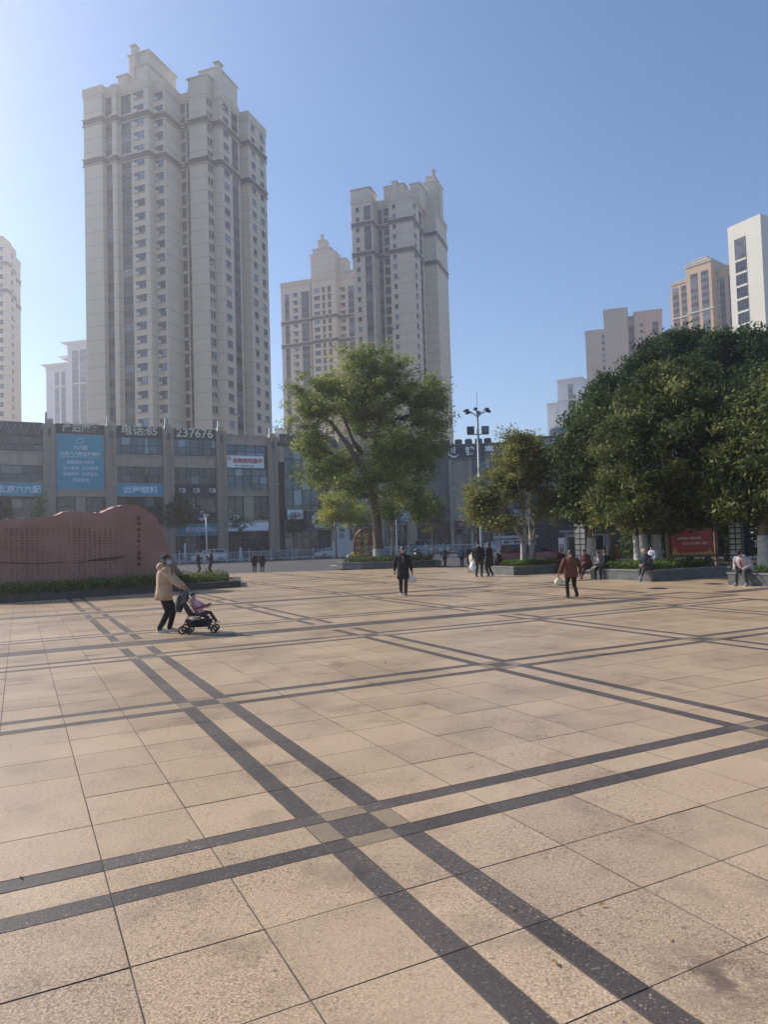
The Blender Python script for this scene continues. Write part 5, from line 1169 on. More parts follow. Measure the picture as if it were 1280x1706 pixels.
# standing couple at the planter corner
pm4 = person('tall man in black jacket and cap holding a white bag, left of the couple', G(799, 961), look(.35, .9), 1.74, footL=(-.13, .03, 0), footR=(.12, 0, 0), handL=(-.25, .12, .86), top=(.02, .02, .024), pants=(.045, .045, .05), shoes=(.35, .13, .05), sole=(.4, .2, .1), hat=(.02, .02, .02), coat=.05)
carrier('bulging white plastic bag held by the man in the cap', world_of(pm4, (-.27, .15, .80)), (.72, .72, .74), .55, .22)
person('woman in long black padded coat with light brown hair, right of the couple', G(817, 960.5), look(-.75, .5), 1.66, footL=(-.1, .05, 0), footR=(.13, -.05, 0), handL=(-.15, .25, 1.0), handR=(.2, .22, .95), top=(.022, .022, .026), coat=.28, hair='bob', shoes=(.4, .4, .38), sole=(.6, .6, .58), bulk=1.2)
# ------------------------------------------------------------------ planters
M['planter_stone'] = basic('polished_planter_stone', (.085, .09, .088), .35, .2, 3, streak=.25)
M['planter_top'] = basic('planter_coping', (.16, .17, .155), .4, .15, 3)
M['soil'] = basic('soil', (.05, .038, .028), .95, .3, 4)
def planter(label, poly, h=.43, z0=0.0, name='planter', mat=None, top=None, slab=1.2):
    """stone ring of slabs with coping and soil; poly counter-clockwise in world metres"""
    cx, cy = sum(p[0] for p in poly) / len(poly), sum(p[1] for p in poly) / len(poly)
    t = thing(name, label, 'planter', (cx, cy, z0)); P2 = [(x - cx, y - cy) for x, y in poly]; n = len(P2)
    mb = MB(); mb.prism([(x * .97, y * .97) for x, y in P2], 0, h - .06); mb.build('soil', M['soil'], t)
    for i in range(n):
        a, b = Vector(P2[i]), Vector(P2[(i + 1) % n]); L = (b - a).length; k = max(1, round(L / slab)); e = (b - a) / L; ang_ = math.atan2(e.y, e.x)
        w_ = L / k
        mb = MB(); mb.box(.004, w_ - .004, 0, .10, 0, h - .053); me = mb.mesh('facing_slab', mat or M['planter_stone'])
        mb = MB(); mb.box(.004, w_ - .004, -.035, .33, h - .05, h); me2 = mb.mesh('coping_slab', top or M['planter_top'])
        for j in range(k):
            p = a + e * (j * w_); inst('facing_slab', me, t, (p.x, p.y, 0), ang_); inst('coping_slab', me2, t, (p.x, p.y, 0), ang_)
    return t
def wp(*uv): return [(W(u, v).x, W(u, v).y) for u, v in uv]
def shrink(poly, k):
    cx, cy = sum(p[0] for p in poly) / len(poly), sum(p[1] for p in poly) / len(poly); return [(cx + (x - cx) * k, cy + (y - cy) * k) for x, y in poly]
p2 = wp((21.6, 28.4), (25.6, 28.4), (25.6, 32.4), (21.6, 32.4)); planter('square dark stone planter under the multi stemmed tree', p2)
p3 = wp((21.6, 19.8), (25.9, 19.8), (25.9, 23.1), (21.6, 23.1)); planter('dark stone planter edge where the bald man sits', p3)
p4 = wp((21.6, 11), (26.5, 11), (26.5, 16.5), (21.6, 16.5)); planter('dark stone planter edge where the man in the checked jacket sits', p4)
cover('low_hedge', 'bright green low hedge in the planter of the multi stemmed tree', shrink(p2, .86), .36, .62, 9000, 'leaf_hedge', .11, .05)
cover('low_hedge', 'bright green low hedge behind the bald sitting man', shrink(p3, .86), .36, .66, 9000, 'leaf_hedge', .11, .06)
cover('low_hedge', 'green low hedge behind the sitting man in the checked jacket', shrink(p4, .88), .36, .62, 9000, 'leaf_hedge', .10, .05)
# central round planter: polygon with a stepped right end
c5 = [(-3.7, 53.4), (-3.1, 51.4), (-1.6, 50.3), (1.9, 49.7), (3.6, 51.0), (4.2, 53.5), (3.4, 56.5), (0.8, 58.4), (-1.9, 58.0), (-3.3, 55.3)]
planter('many sided dark planter ring of the big tree', c5, .45)
cover('low_hedge', 'dark clipped hedge around the foot of the big tree', shrink(c5, .87), .38, .72, 14000, 'leaf_deep', .14, .06)
# lantern screen: round topped openwork board of yellow characters behind the tree
q = XY_at(611, 925, 57.2); ls = thing('lantern_screen', 'round topped red and yellow openwork character screen left of the tree trunk', 'screen', (q.x, q.y, .3), R(4))
M['screen_red'] = basic('screen_red_metal', (.16, .03, .02), .5, .1); M['screen_yellow'] = plain('screen_yellow', (.55, .35, .03), .5)
mb = MB(); R_ = 1.0
ol = [(-.85, 0, .1), (-1.0, 0, .9), (-.98, 0, 1.6), (-.8, 0, 2.2), (-.4, 0, 2.55), (0, 0, 2.65), (.4, 0, 2.55), (.8, 0, 2.2), (.98, 0, 1.6), (1.0, 0, .9), (.85, 0, .1)]
mb.tube(ol + [ol[0]], .07, 6); mb.build('frame', M['screen_red'], ls)
mb = MB()
for i in range(-8, 9): x = i * .115; zt = 2.6 - (abs(x) ** 2.6) * .9; mb.box(x - .014, x + .014, -.02, .02, .1, zt)
for j in range(14): z = .2 + j * .17; hw = .95 if z < 1.7 else max(.3, .95 - (z - 1.7) ** 1.6 * .7); mb.box(-hw, hw, -.018, .018, z - .012, z + .012)
mb.build('lattice', M['screen_red'], ls)
for i, s_ in enumerate(('福禄寿喜', '吉祥如意', '平安富贵')):
    for j, ch in enumerate(s_): text(ch, ls, -.62 + i * .62, -.07, 2.15 - j * .5, .38, .4, M['screen_yellow'], bold=.02, name='character')
# ------------------------------------------------------------------ red carved stone in its bed
M['red_stone'] = basic('red_sandstone', (.33, .175, .135), .85, .12, .8, bump=.8, bscale=3, streak=.3)
M['carving'] = plain('carved_paint', (.12, .055, .048), .8); M['carving_red'] = plain('carved_red_paint', (.22, .04, .035), .7)
bedpoly = [(-16.5, 24.3), (-6.55, 32.2), (-7.4, 36.2), (-20, 31)]
M['bed_kerb'] = basic('dark_bed_kerb', (.05, .04, .04), .6, .2, 3)
planter('long low dark kerb of the flower bed around the red stone', bedpoly, .28, name='flower_bed', mat=M['bed_kerb'], top=M['bed_kerb'])
def redtint(p): return np.clip(.45 + rng.normal(0, .2, len(p)), 0, 1)
bp2 = shrink(bedpoly, .92)
cover('bedding_plants', 'green bedding plants along the foot of the red stone', [(-16.0, 25.1), (-8.9, 30.9), (-9.6, 33.6), (-18, 29.5)], .2, .62, 26000, 'leaf_mid', .12, .09)
redpoly = [(-9.2, 30.7), (-7.1, 32.35), (-7.5, 34.2), (-9.7, 33.6)]
cover('bedding_plants', 'low green and yellow bedding plants at the right end of the flower bed', redpoly, .2, .5, 5200, 'leaf_hedge', .10, .2)
cover('bedding_plants', 'red tipped bedding plants scattered through the right end of the flower bed', shrink(redpoly, .96), .35, .58, 1500, 'leaf_red', .09, .22)
sa = math.atan2(7.3, 8.4); so_ = Vector((-16.2, 26.2, 0)); st_dir = Vector((math.cos(sa), math.sin(sa), 0))
stn = thing('carved_stone', 'huge wavy topped red sandstone slab covered in columns of carved characters', 'monument', so_, sa)
def on_stone(px, py):       # plane of the slab's front face
    d = ray(px, py); nrm = Vector((-st_dir.y, st_dir.x, 0)); t_ = (so_ + nrm * .0).dot(nrm) / d.dot(nrm); p = d * t_ + Vector((0, 0, EYE)); return (p - so_).dot(st_dir), p.z
outline_px = [(-60, 890), (-20, 868), (0, 867), (25, 864), (50, 863), (75, 860), (95, 858), (105, 853), (118, 851), (135, 852), (155, 853.5), (170, 854), (180, 849), (195, 843), (212, 840), (226, 841), (238, 846), (252, 854), (262, 863), (268, 873), (274, 890), (281, 912), (288, 925), (297, 945), (310, 962)]
tops = [on_stone(x, y) for x, y in outline_px]
sub = []
for a, b in zip(tops[:-1], tops[1:]):
    for k in range(4): f = k / 4; sub.append((a[0] + (b[0] - a[0]) * f, a[1] + (b[1] - a[1]) * f + (random.uniform(-.025, .025) if k else 0)))
sub.append(tops[-1]); rows_n = 22
mb = MB(); mb.smooth = False; nx = len(sub)
def stoney(x, f, side): return side * (.42 - .18 * f ** 3) + .05 * math.sin(x * 1.7 + f * 4) * side + rng.normal(0, .006)
vv = []
for side in (-1, 1):
    for i, (x, zt) in enumerate(sub):
        for j in range(rows_n): f = j / (rows_n - 1); vv.append((x + (0 if j < rows_n - 1 else 0), .45 + stoney(x, f, side) if side > 0 else stoney(x, f, -1) * 0 - .0 + .02 * math.sin(x * 2.1 + f * 3) + (.10 * f ** 6), .15 + (zt - .15) * f))
ff = []
for s in (0, 1):
    o_ = s * nx * rows_n
    for i in range(nx - 1):
        for j in range(rows_n - 1):
            q4 = (o_ + i * rows_n + j, o_ + (i + 1) * rows_n + j, o_ + (i + 1) * rows_n + j + 1, o_ + i * rows_n + j + 1); ff.append(q4 if s == 0 else q4[::-1])
O2 = nx * rows_n
for i in range(nx - 1): a = i * rows_n + rows_n - 1; b = (i + 1) * rows_n + rows_n - 1; ff.append((a, b, O2 + b, O2 + a))
for j in range(rows_n - 1):
    a = (nx - 1) * rows_n + j; ff.append((a, O2 + a, O2 + a + 1, a + 1)); ff.append((j, j + 1, O2 + j + 1, O2 + j))
mb.add(vv, ff); mb.build('slab', M['red_stone'], stn)
# carved columns: small sunk strokes too small to read, and a crack with a chipped ledge
mb = MB()
for ci in range(25):
    px = 8 + ci * 8.72; py = random.choice((881, 881, 881, 887)); end = random.choice((972, 968, 960, 972)) - (ci > 18) * 8
    if ci in (0, 3, 11, 22): end = 915
    while py < end:
        if random.random() < .93 and not (905 < py < 0):
            x, z = on_stone(px, py); x2, z2 = on_stone(px + 3.4, py + 1.7)
            wd = .06 + random.random() * .03; zz = z; yy = .02 * math.sin(x * 2.1 + .5)
            mb.box(x, x + wd, -.010 + yy, .03, zz - .022, zz)
            if random.random() < .6: mb.box(x + wd * .4, x + wd * .4 + .018, -.011 + yy, .03, zz - .045, zz + .01)
        py += 4.75
mb.build('carved_text', M['carving'], stn, kind='stuff')
for k, ch in enumerate('巴中市人民广场铭记'):
    x, z = on_stone(230.5, 863 + k * 9.6); text(ch, stn, x, -.03 + .02 * math.sin(x * 2.1), z, .16, .17, M['carving_red'] if k in (6, 7) else M['carving'], bold=.02, depth=.03, name='carved_character')
mb = MB(); cr = [on_stone(x, y) for x, y in ((-10, 937), (30, 938), (60, 939), (95, 937), (120, 938), (146, 935))]; mb.tube([(x, .0 + .02 * math.sin(x * 2.1), z) for x, z in cr], [.02, .03, .025, .03, .02, .02], 5)
cr = [on_stone(x, y) for x, y in ((146, 934), (170, 932), (190, 930), (206, 927))]; mb.tube([(x, -.02, z) for x, z in cr], [.04, .06, .06, .03], 5); mb.build('crack', M['carving'], stn)
# ------------------------------------------------------------------ lamps
def mast(label, px, Y, ztop, name='lamp_mast'):
    b = XY_at(px, 925, Y); t = thing(name, label, 'street lamp', (b.x, b.y, -.1)); 
    return t, b
t, b = mast('tall grey high mast lamp with a ring of floodlights and two square floods below', 804, 60, 13)
zt = Z_at(798, 682, b.x, b.y); k = 60 / FPX
mb = MB(); mb.smooth = True; lean = (rel(797, 684, (b.x, b.y, 0))[0]); mb.tube([(0, 0, -.15), (0, 0, 1), (lean * .0, 0, zt)], [.17, .16, .085], 14); mb.build('pole', M['steel'], t)
mb = MB(); mb.rings([(0, 0, 0, .34, .34), (0, 0, .12, .34, .34)], 12); mb.build('base_plate', M['steel'], t)
mb = MB(); mb.tube([(0, 0, zt - .1), (0, 0, zt + 1.5)], .02, 5); mb.build('lightning_rod', M['steel'], t)
mb = MB(); mb.box(-.9, .9, -.04, .04, zt - 2.05, zt - 1.97); mb.build('cross_arm', M['steel'], t)
for s in (-1, 1):
    mb = MB(); mb.mi = 0; x = s * .62; mb.box(x - .3, x + .3, -.16, .12, zt - 1.95, zt - 1.35); mb.mi = 1; mb.box(x - .25, x + .25, -.185, -.162, zt - 1.9, zt - 1.4); f_ = mb.build('square_floodlight', [M['frame_dark'], M['glass']], t)
for i in range(6):
    a = i * math.pi / 3 + .25; dx, dy = math.cos(a), math.sin(a)
    mb = MB(); mb.tube([(0, 0, zt - .55), (dx * .45, dy * .45, zt - .2), (dx * .8, dy * .8, zt - .05)], .04, 6); ar = mb.build('arm', M['steel'], t)
    mb = MB(); mb.smooth = True; mb.M = Matrix.Translation((dx * 1.0, dy * 1.0, zt - .02)) @ Matrix.Rotation(a, 4, 'Z') @ Matrix.Rotation(.25, 4, 'Y'); mb.ball((0, 0, 0), .28, .19, .13, 10, 6); mb.build('floodlight_head', M['frame_dark'], ar)
def street_lamp(label, px, Y, pytop, r=.06, head=True):
    b = XY_at(px, 925, Y); zt = Z_at(px, pytop, b.x, b.y); t = thing('street_lamp', label, 'street lamp', (b.x, b.y, -.1))
    mb = MB(); mb.smooth = True; mb.tube([(0, 0, 0), (0, 0, 1), (0, 0, zt)], [r * 1.4, r * 1.2, r], 10); mb.build('pole', M['rail_white'], t)
    mb = MB(); mb.box(-r * 2.6, r * 2.6, -r * 2.6, r * 2.6, 0, .25); mb.build('base', M['steel'], t)
    for s in (-1, 1):
        mb = MB(); mb.smooth = True; mb.tube([(0, 0, zt - .1), (s * .14, 0, zt + .05), (s * .2, 0, zt)], .022, 6); a = mb.build('arm', M['rail_white'], t)
        mb = MB(); mb.smooth = True; mb.ball((s * .22, 0, zt + .08), .10, .10, .12); mb.build('globe', plain('lamp_globe', (.6, .62, .62), .3), a)
street_lamp('pale street lamp with a double head in front of the teal shop sign', 344.5, 90, 858, .085)
street_lamp('thin white street lamp right of the big tree trunk', 662, 84, 848, .07)
# ------------------------------------------------------------------ kiosk, low grey building, booth
def persp_box(t, x0, x1, y0, y1, z0, z1, name, mat): mb = MB(); mb.box(x0, x1, y0, y1, z0, z1); return mb.build(name, mat, t)
KY = 56.0; kl = XY_at(829, 927, KY); ks = KY / FPX; ka = R(-14)
ki = thing('kiosk', 'white framed kiosk with blue poster panels behind the red car', 'kiosk', (kl.x, kl.y, -.1), ka)
kh = Z_at(832, 893, kl.x, kl.y) + .1
persp_box(ki, 0, 2.9, 0, 2.4, 0, kh - .25, 'wall', M['glass']); persp_box(ki, -.25, 3.1, -.35, 2.6, kh - .2, kh, 'roof', M['rail_white'])
persp_box(ki, -.1, .32, -.1, .15, 0, kh - .203, 'corner_post', M['rail_white']); persp_box(ki, 2.75, 2.98, -.1, .15, 0, kh - .203, 'corner_post', M['rail_white'])
M['poster_blue'] = basic('poster_blue', (.03, .06, .22), .4, .2, 1)
for i in range(3):
    x = .38 + i * .8; persp_box(ki, x, x + .74, -.06, -.003, kh - .68, kh - .3, 'header_panel', M['sign_white']); pn = persp_box(ki, x, x + .74, -.05, -.003, .1, kh - .72, 'poster_panel', M['poster_blue'] if i else M['glass'])
    text(('便民', '服务', '信息')[i], pn, x + .37, -.08, kh - .49, .5, .24, M['poster_blue'], name='lettering')
    if i: mb = MB(); mb.M = Matrix.Translation((x + .37, -.07, kh - 1.05)) @ Matrix.Rotation(math.pi / 2, 4, 'X'); mb.tube([(0, 0, 0), (0, 0, .02)], .18, 14); mb.build('round_logo', M['sign_white'], pn)
gl = thing('grey_wall_building', 'long low dark grey slatted building in the shade behind the trees', 'building', (XY_at(893, 925, 62).x, 62, 0), R(-16))
M['slat_grey'] = basic('grey_slats', (.075, .08, .085), .7, .12, 2)
persp_box(gl, 0, 17, .1, 8, -.28, 4.1, 'wall', M['slat_grey']); persp_box(gl, -.3, 17.3, -.3, 8.3, 4.103, 4.35, 'roof', M['fascia_dark'])
sm_ = MB(); sm_.box(0, 17, 0, .097, 0, .17); sm_ = sm_.mesh('slat', M['slat_grey'])
for i in range(18): inst('slat', sm_, gl, (0, -.0, .1 + i * .215))
bY = 55; bl = XY_at(942, 925, bY); bo_ = thing('guard_booth', 'pale grey booth with glass door and sliding window behind the tiled pillar', 'booth', (bl.x, bl.y, -.1), R(-14))
M['booth'] = basic('booth_panel', (.36, .37, .37), .6, .08, 2); bh = Z_at(942, 884, bl.x, bl.y) + .1; bw = 3.35
persp_box(bo_, 0, bw, 0, 2.6, 0, bh - .1, 'wall', M['booth']); persp_box(bo_, -.35, bw + .4, -.5, 2.8, bh - .097, bh, 'roof', M['rail_white'])
dr = persp_box(bo_, .12, .95, -.05, -.003, 0, bh - .35, 'door', M['frame_white']); persp_box(dr, .22, .85, -.075, -.052, .35, bh - .5, 'door_glass', M['glass'])
wn = persp_box(bo_, 1.6, 2.95, -.05, -.003, .75, bh - .35, 'window', M['frame_white']); persp_box(wn, 1.7, 2.22, -.075, -.052, .85, bh - .45, 'pane', M['glass']); persp_box(wn, 2.3, 2.85, -.075, -.052, .85, bh - .45, 'pane', M['glass'])
# tiled pillars with square grid
def grid_pillar(label, pl, pr, Y, pytop, ang_=R(-38)):
    a = XY_at(pl, 930, Y); b = XY_at(pr, 930, Y); w_ = (b.x - a.x) / (math.cos(ang_) + abs(math.sin(ang_))); c = Vector(((a.x + b.x) / 2, Y + .5, -.05)); t = thing('tiled_pillar', label, 'pillar', c, ang_)
    h = Z_at(pl, pytop, c.x, c.y); persp_box(t, -w_ / 2, w_ / 2, -w_ / 2, w_ / 2, 0, h, 'core', M['frame_dark'])
    M.setdefault('pillar_tile', basic('pillar_tile', (.50, .49, .44), .45, .15, 3)); n = 2; s = w_ / n; rows = int(h / s)
    tm = MB(); tm.box(-s / 2 + .03, s / 2 - .03, -.03, 0, -s / 2 + .03, s / 2 - .03); tm = tm.mesh('tile', M['pillar_tile'])
    for r_ in range(rows):
        for j in range(n):
            for f, (ox, oy, rz) in enumerate(((0, -1, 0), (-1, 0, -math.pi / 2))):
                off = -w_ / 2 + s * (j + .5)
                inst('tile', tm, t, (off, -w_ / 2, s * (r_ + .5)) if f == 0 else (-w_ / 2, off, s * (r_ + .5)), rz)
    return t
grid_pillar('tiled square pillar catching the sun in front of the guard booth', 963, 989, 44, 850)
grid_pillar('tiled square pillar in shade behind the man in the checked jacket', 1226, 1252, 33, 838)
# red notice board
NY = 36.5; a = XY_at(1121, 925, NY); b = XY_at(1188, 925, NY); nb = thing('notice_board', 'bright red propaganda billboard with gold edge in the dark under the grove', 'billboard', (a.x, a.y, 0), R(-3)); nw = b.x - a.x
z1 = Z_at(1150, 883, (a.x + b.x) / 2, NY); z0 = Z_at(1150, 924, (a.x + b.x) / 2, NY)
M['red_board'] = basic('red_poster', (.42, .018, .016), .35, .12, 1.2); M['gold'] = basic('gold_print', (.55, .30, .06), .4, .3, 4); M['cream_print'] = plain('cream_print', (.75, .6, .42), .5)
persp_box(nb, 0, nw, 0, .08, z0, z1, 'panel', M['red_board'])
for x in (-.25, nw + .1): persp_box(nb, x, x + .14, -.05, .12, 0, z1 + .15, 'post', M['timber'])
persp_box(nb, -.1, nw + .1, -.02, .1, z1 + .01, z1 + .1, 'top_rail', M['timber']); persp_box(nb, -.1, nw + .1, -.02, .1, z0 - .1, z0 - .01, 'bottom_rail', M['timber'])
text('高举旗帜  团结奋进', nb, nw * .42, -.02, z1 - .42, nw * .58, .16, M['cream_print'], bold=.03, fit=True, depth=.01); text('同心共筑中国梦 · 复兴', nb, nw * .56, -.02, z1 - .68, nw * .62, .16, M['cream_print'], bold=.03, fit=True, depth=.01)
mb = MB(); n = 22; top_ = [(nw * i / n, z0 + .05 + .10 * abs(math.sin(i * 1.3)) + (.28 if i in (1, 2) else 0) + (.2 if i == 20 else 0)) for i in range(n + 1)]
vv = [(x, -.006, z0 + .01) for x, z in top_] + [(x, -.006, z) for x, z in top_]; mb.add(vv, [(i, i + 1, n + 2 + i, n + 1 + i) for i in range(n)]); mb.build('gold_skyline', M['gold'], nb)
# barrier arm and small signs by the booth
q = XY_at(1012, 915, 46); br = thing('barrier', 'white barrier arm reaching towards the tree trunks', 'barrier', (q.x, q.y, -.1), R(-12)); persp_box(br, 0, .35, 0, .35, 0, 1.25, 'cabinet', M['rail_white'])
mb = MB(); mb.tube([(.2, -.05, 1.15), (2.4, -.05, 1.65)], .05, 6); mb.build('arm', M['rail_white'], br)
q = XY_at(932, 925, 47); sg = thing('standing_sign', 'narrow white standing sign board beside the red car', 'sign', (q.x, q.y, 0), R(-10)); persp_box(sg, 0, .38, 0, .05, .25, 1.75, 'panel', M['sign_white']); persp_box(sg, .02, .1, 0, .05, 0, .247, 'leg', M['steel']); persp_box(sg, .28, .36, 0, .05, 0, .247, 'leg', M['steel'])
text('停车\n收费\n公示', sg, .19, -.01, 1.1, .3, 1.0, M['black'], depth=.01)
q = XY_at(1020, 925, 48); cn_ = thing('orange_board', 'dull orange board low in the shade beside the booth', 'board', (q.x, q.y, 0), R(-10)); persp_box(cn_, -.6, .6, 0, .06, .2, 1.1, 'panel', basic('orange_panel', (.22, .09, .02), .6)); persp_box(cn_, -.5, -.42, 0, .06, 0, .197, 'leg', M['steel']); persp_box(cn_, .42, .5, 0, .06, 0, .197, 'leg', M['steel'])
q = XY_at(696, 930, 62); bn = thing('litter_bin', 'dark round topped litter bin right of the big planter', 'bin', (q.x, q.y, -.1)); mb = MB(); mb.smooth = True; mb.rings([(0, 0, 0, .28, .28), (0, 0, .95, .3, .3), (0, 0, .96, .2, .2)], 14); mb.build('drum', M['frame_dark'], bn); mb = MB(); mb.smooth = True; mb.rings([(0, 0, 1.12, .34, .34), (0, 0, 1.2, .3, .3), (0, 0, 1.3, .12, .12)], 14); mb.build('lid', M['frame_dark'], bn); mb = MB(); [mb.tube([(.24 * math.cos(a), .24 * math.sin(a), .96), (.24 * math.cos(a), .24 * math.sin(a), 1.12)], .02, 5) for a in (0, 2.1, 4.2)]; mb.build('lid_post', M['steel'], bn)
# white signs on the railing and a small pylon
for lb, px, Yv, py in (('white cone shaped post behind the railing left of the talking men', 308, 91, 905), ('white post behind the railing right of the talking men', 401, 92, 912)):
    q = XY_at(px, 925, Yv); t = thing('white_post', lb, 'post', (q.x, q.y, 0)); h = Z_at(px, py, q.x, q.y); mb = MB(); mb.smooth = True; mb.rings([(0, 0, 0, .27, .27), (0, 0, h * .45, .2, .2), (0, 0, h * .6, .13, .13), (0, 0, h * .9, .12, .12), (0, 0, h, .08, .08)], 10); mb.build('shaft', M['rail_white'], t)
    mb = MB(); mb.box(-.5, .5, -.5, .5, -.1, 0); mb.build('foot', M['steel'], t)
q = XY_at(571, 925, 98); t = thing('pylon_sign', 'white upright pylon sign with dark characters behind the white car', 'sign', (q.x, q.y, 0), R(20)); persp_box(t, -1, 1, 0, .4, 0, 5.2, 'panel', M['rail_white']); persp_box(t, -1.3, 1.5, -.1, .5, 0, 2.2, 'plinth', M['rail_white']); text('茶\n酒\n庄', t, 0, -.02, 3.8, .8, 2.4, M['black'])
# ------------------------------------------------------------------ cars
M['car_glass'] = glassmat('car_glass', (.02, .025, .03), .03)
def car(label, loc, face, col, style='sedan', group='cars parked or passing on the far side of the street', name='parked_car', L=4.5):
    t = thing(name, label, 'car', loc, face, group); pm_ = basic('car_paint', col, .25, .03, 1); pm_.node_tree.nodes['Principled BSDF'].inputs['Coat Weight'].default_value = .6
    h = {'sedan': 1.45, 'suv': 1.7, 'van': 2.1}[style]; w = .88
    if style == 'sedan': lo = [(-2.25, .45, .78), (-2.2, .95, .86), (-1.6, 1.02, .88), (-1, 1.0, .88), (.8, .98, .88), (1.6, .9, .87), (2.15, .75, .82), (2.28, .5, .74)]; cab = [(-1.85, .98), (-1.4, 1.22), (-.95, 1.38), (-.3, h), (.2, h - .02), (.65, 1.27), (1.25, .96)]
    elif style == 'suv': lo = [(-2.2, .5, .8), (-2.2, 1.1, .88), (-1.2, 1.12, .9), (.8, 1.1, .9), (1.7, 1.02, .88), (2.15, .85, .82), (2.25, .55, .76)]; cab = [(-2.1, 1.1), (-1.8, h - .08), (-.5, h), (.5, h - .06), (1.15, 1.08)]
    else: lo = [(-2.25, .5, .82), (-2.3, 1.0, .88), (-1, 1.05, .88), (1, 1.05, .88), (2.0, 1.0, .88), (2.25, .8, .84), (2.28, .5, .78)]; cab = [(-2.25, 1.0), (-2.15, h - .05), (0, h), (1.5, h - .08), (2.1, 1.02)]
    mb = MB(); mb.smooth = False; n = len(lo)
    vs = []; fs = []
    for x, z, hw in lo: vs += [(-hw * .94, x, .26), (-hw, x, min(.6, z)), (-hw * .97, x, z), (hw * .97, x, z), (hw, x, min(.6, z)), (hw * .94, x, .26)]
    for i in range(n - 1):
        for j in range(6): fs.append((i * 6 + j, i * 6 + (j + 1) % 6, (i + 1) * 6 + (j + 1) % 6, (i + 1) * 6 + j))
    fs += [tuple(range(5, -1, -1)), tuple((n - 1) * 6 + j for j in range(6))]; mb.add(vs, fs); bd = mb.build('body', pm_, t); bevel(bd, .05, 2)
    z0c = .95; hwf = lambda z: .85 - .21 * max(0, (z - z0c) / (h - z0c)) ** 1.3
    mb = MB(); vs = []; fs = []; mb.smooth = False
    for x, z in cab: hw = hwf(z); vs += [(-.85, x, z0c - .03), (-hw, x, z), (hw, x, z), (.85, x, z0c - .03)]
    for i in range(len(cab) - 1):
        for j in range(3): fs.append((i * 4 + j, i * 4 + j + 1, (i + 1) * 4 + j + 1, (i + 1) * 4 + j))
    mb.add(vs, fs); mb.build('windows', M['car_glass'], t)
    mb = MB(); rf = [c for c in cab if c[1] > h - .16]
    rp = [(s_ * k_ * hwf(z), x, z + .012 + (.02 if k_ < .8 else 0)) for x, z in rf for s_, k_ in ((-1, 1.01), (-1, .5), (1, .5), (1, 1.01))]
    mb.smooth = True; mb.add(rp, [(i * 4 + j, i * 4 + j + 1, i * 4 + j + 5, i * 4 + j + 4) for i in range(len(rf) - 1) for j in range(3)]); mb.smooth = False
    for s_ in (-1, 1):
        mb.tube([(s_ * hwf(z), x, z) for x, z in cab], .035, 5)
        for xb in ((-.1, ) if style == 'sedan' else (-.6, .4)): mb.tube([(s_ * .86, xb, z0c), (s_ * hwf(h - .02), xb, h - .02)], .03, 4)
    mb.build('roof', pm_, t)
    for s_ in (-1, 1):
        mb = MB(); mb.box(s_ * 1.0 - .09, s_ * 1.0 + .09, .75, .9, .93, 1.06); mb.build('mirror', pm_, t)
    for s in (-1, 1):
        for y in (-1.35, 1.35):
            mb = MB(); mb.smooth = False; mb.M = Matrix.Translation((s * .80, y, .32)) @ Matrix.Rotation(math.pi / 2, 4, 'Y'); mb.tube([(0, 0, -.11), (0, 0, .11)], .32, 16); wh = mb.build('wheel', M['rubber'], t)
            mb = MB(); mb.M = Matrix.Translation((s * .915, y, .32)) @ Matrix.Rotation(math.pi / 2, 4, 'Y'); mb.tube([(0, 0, -.01), (0, 0, .01)], .2, 12); mb.build('rim', M['steel'], wh)
        mb = MB(); mb.box(s * .62 - .18, s * .62 + .18, 2.16, 2.27, .6, .74); mb.build('headlight', M['sign_white'], t)
        mb = MB(); mb.box(s * .66 - .16, s * .66 + .16, -2.27, -2.17, .72, .86); mb.build('tail_light', plain('tail_red', (.35, .02, .02), .3), t)
    return t
def car_at(label, px, v, face_off, col, style, **kw):
    u, z = U_at(px, 925, v); p = W(u, v); return car(label, (p.x, p.y, kw.pop('z', -.12)), YAW + face_off, col, style, **kw)
car_at('white saloon parked behind the railing at the talking men', 348, 96, R(90), (.78, .8, .8), 'suv')
car_at('dark saloon parked behind the railing before the blank shop sign', 448, 96.5, R(-90), (.03, .035, .045), 'sedan')
car_at('white hatchback parked behind the railing left of the lantern screen', 552, 97, R(90), (.8, .8, .8), 'sedan')
car_at('dark blue car behind the railing right of the trunk of the big tree', 637, 97, R(90), (.04, .06, .10), 'sedan')
car_at('pale blue grey van parked nose on in front of the timber screen', 712, 99, R(185), (.40, .47, .50), 'van')
car_at('dark car partly hidden left of the pale van', 688, 101, R(90), (.03, .03, .035), 'sedan')
car_at('small cream car right of the pale van', 740, 97, R(150), (.5, .45, .38), 'sedan')
car_at('silver car behind the railing left of the kiosk', 812, 99, R(90), (.48, .52, .54), 'sedan')
car_at('second silver car just right of the silver car by the kiosk', 832, 103, R(90), (.42, .46, .48), 'sedan')
q = XY_at(876, 930, 47.5); car('dark red saloon parked behind the multi stemmed tree', (q.x, q.y, -.1), R(78), (.13, .018, .035), 'sedan', group=None)
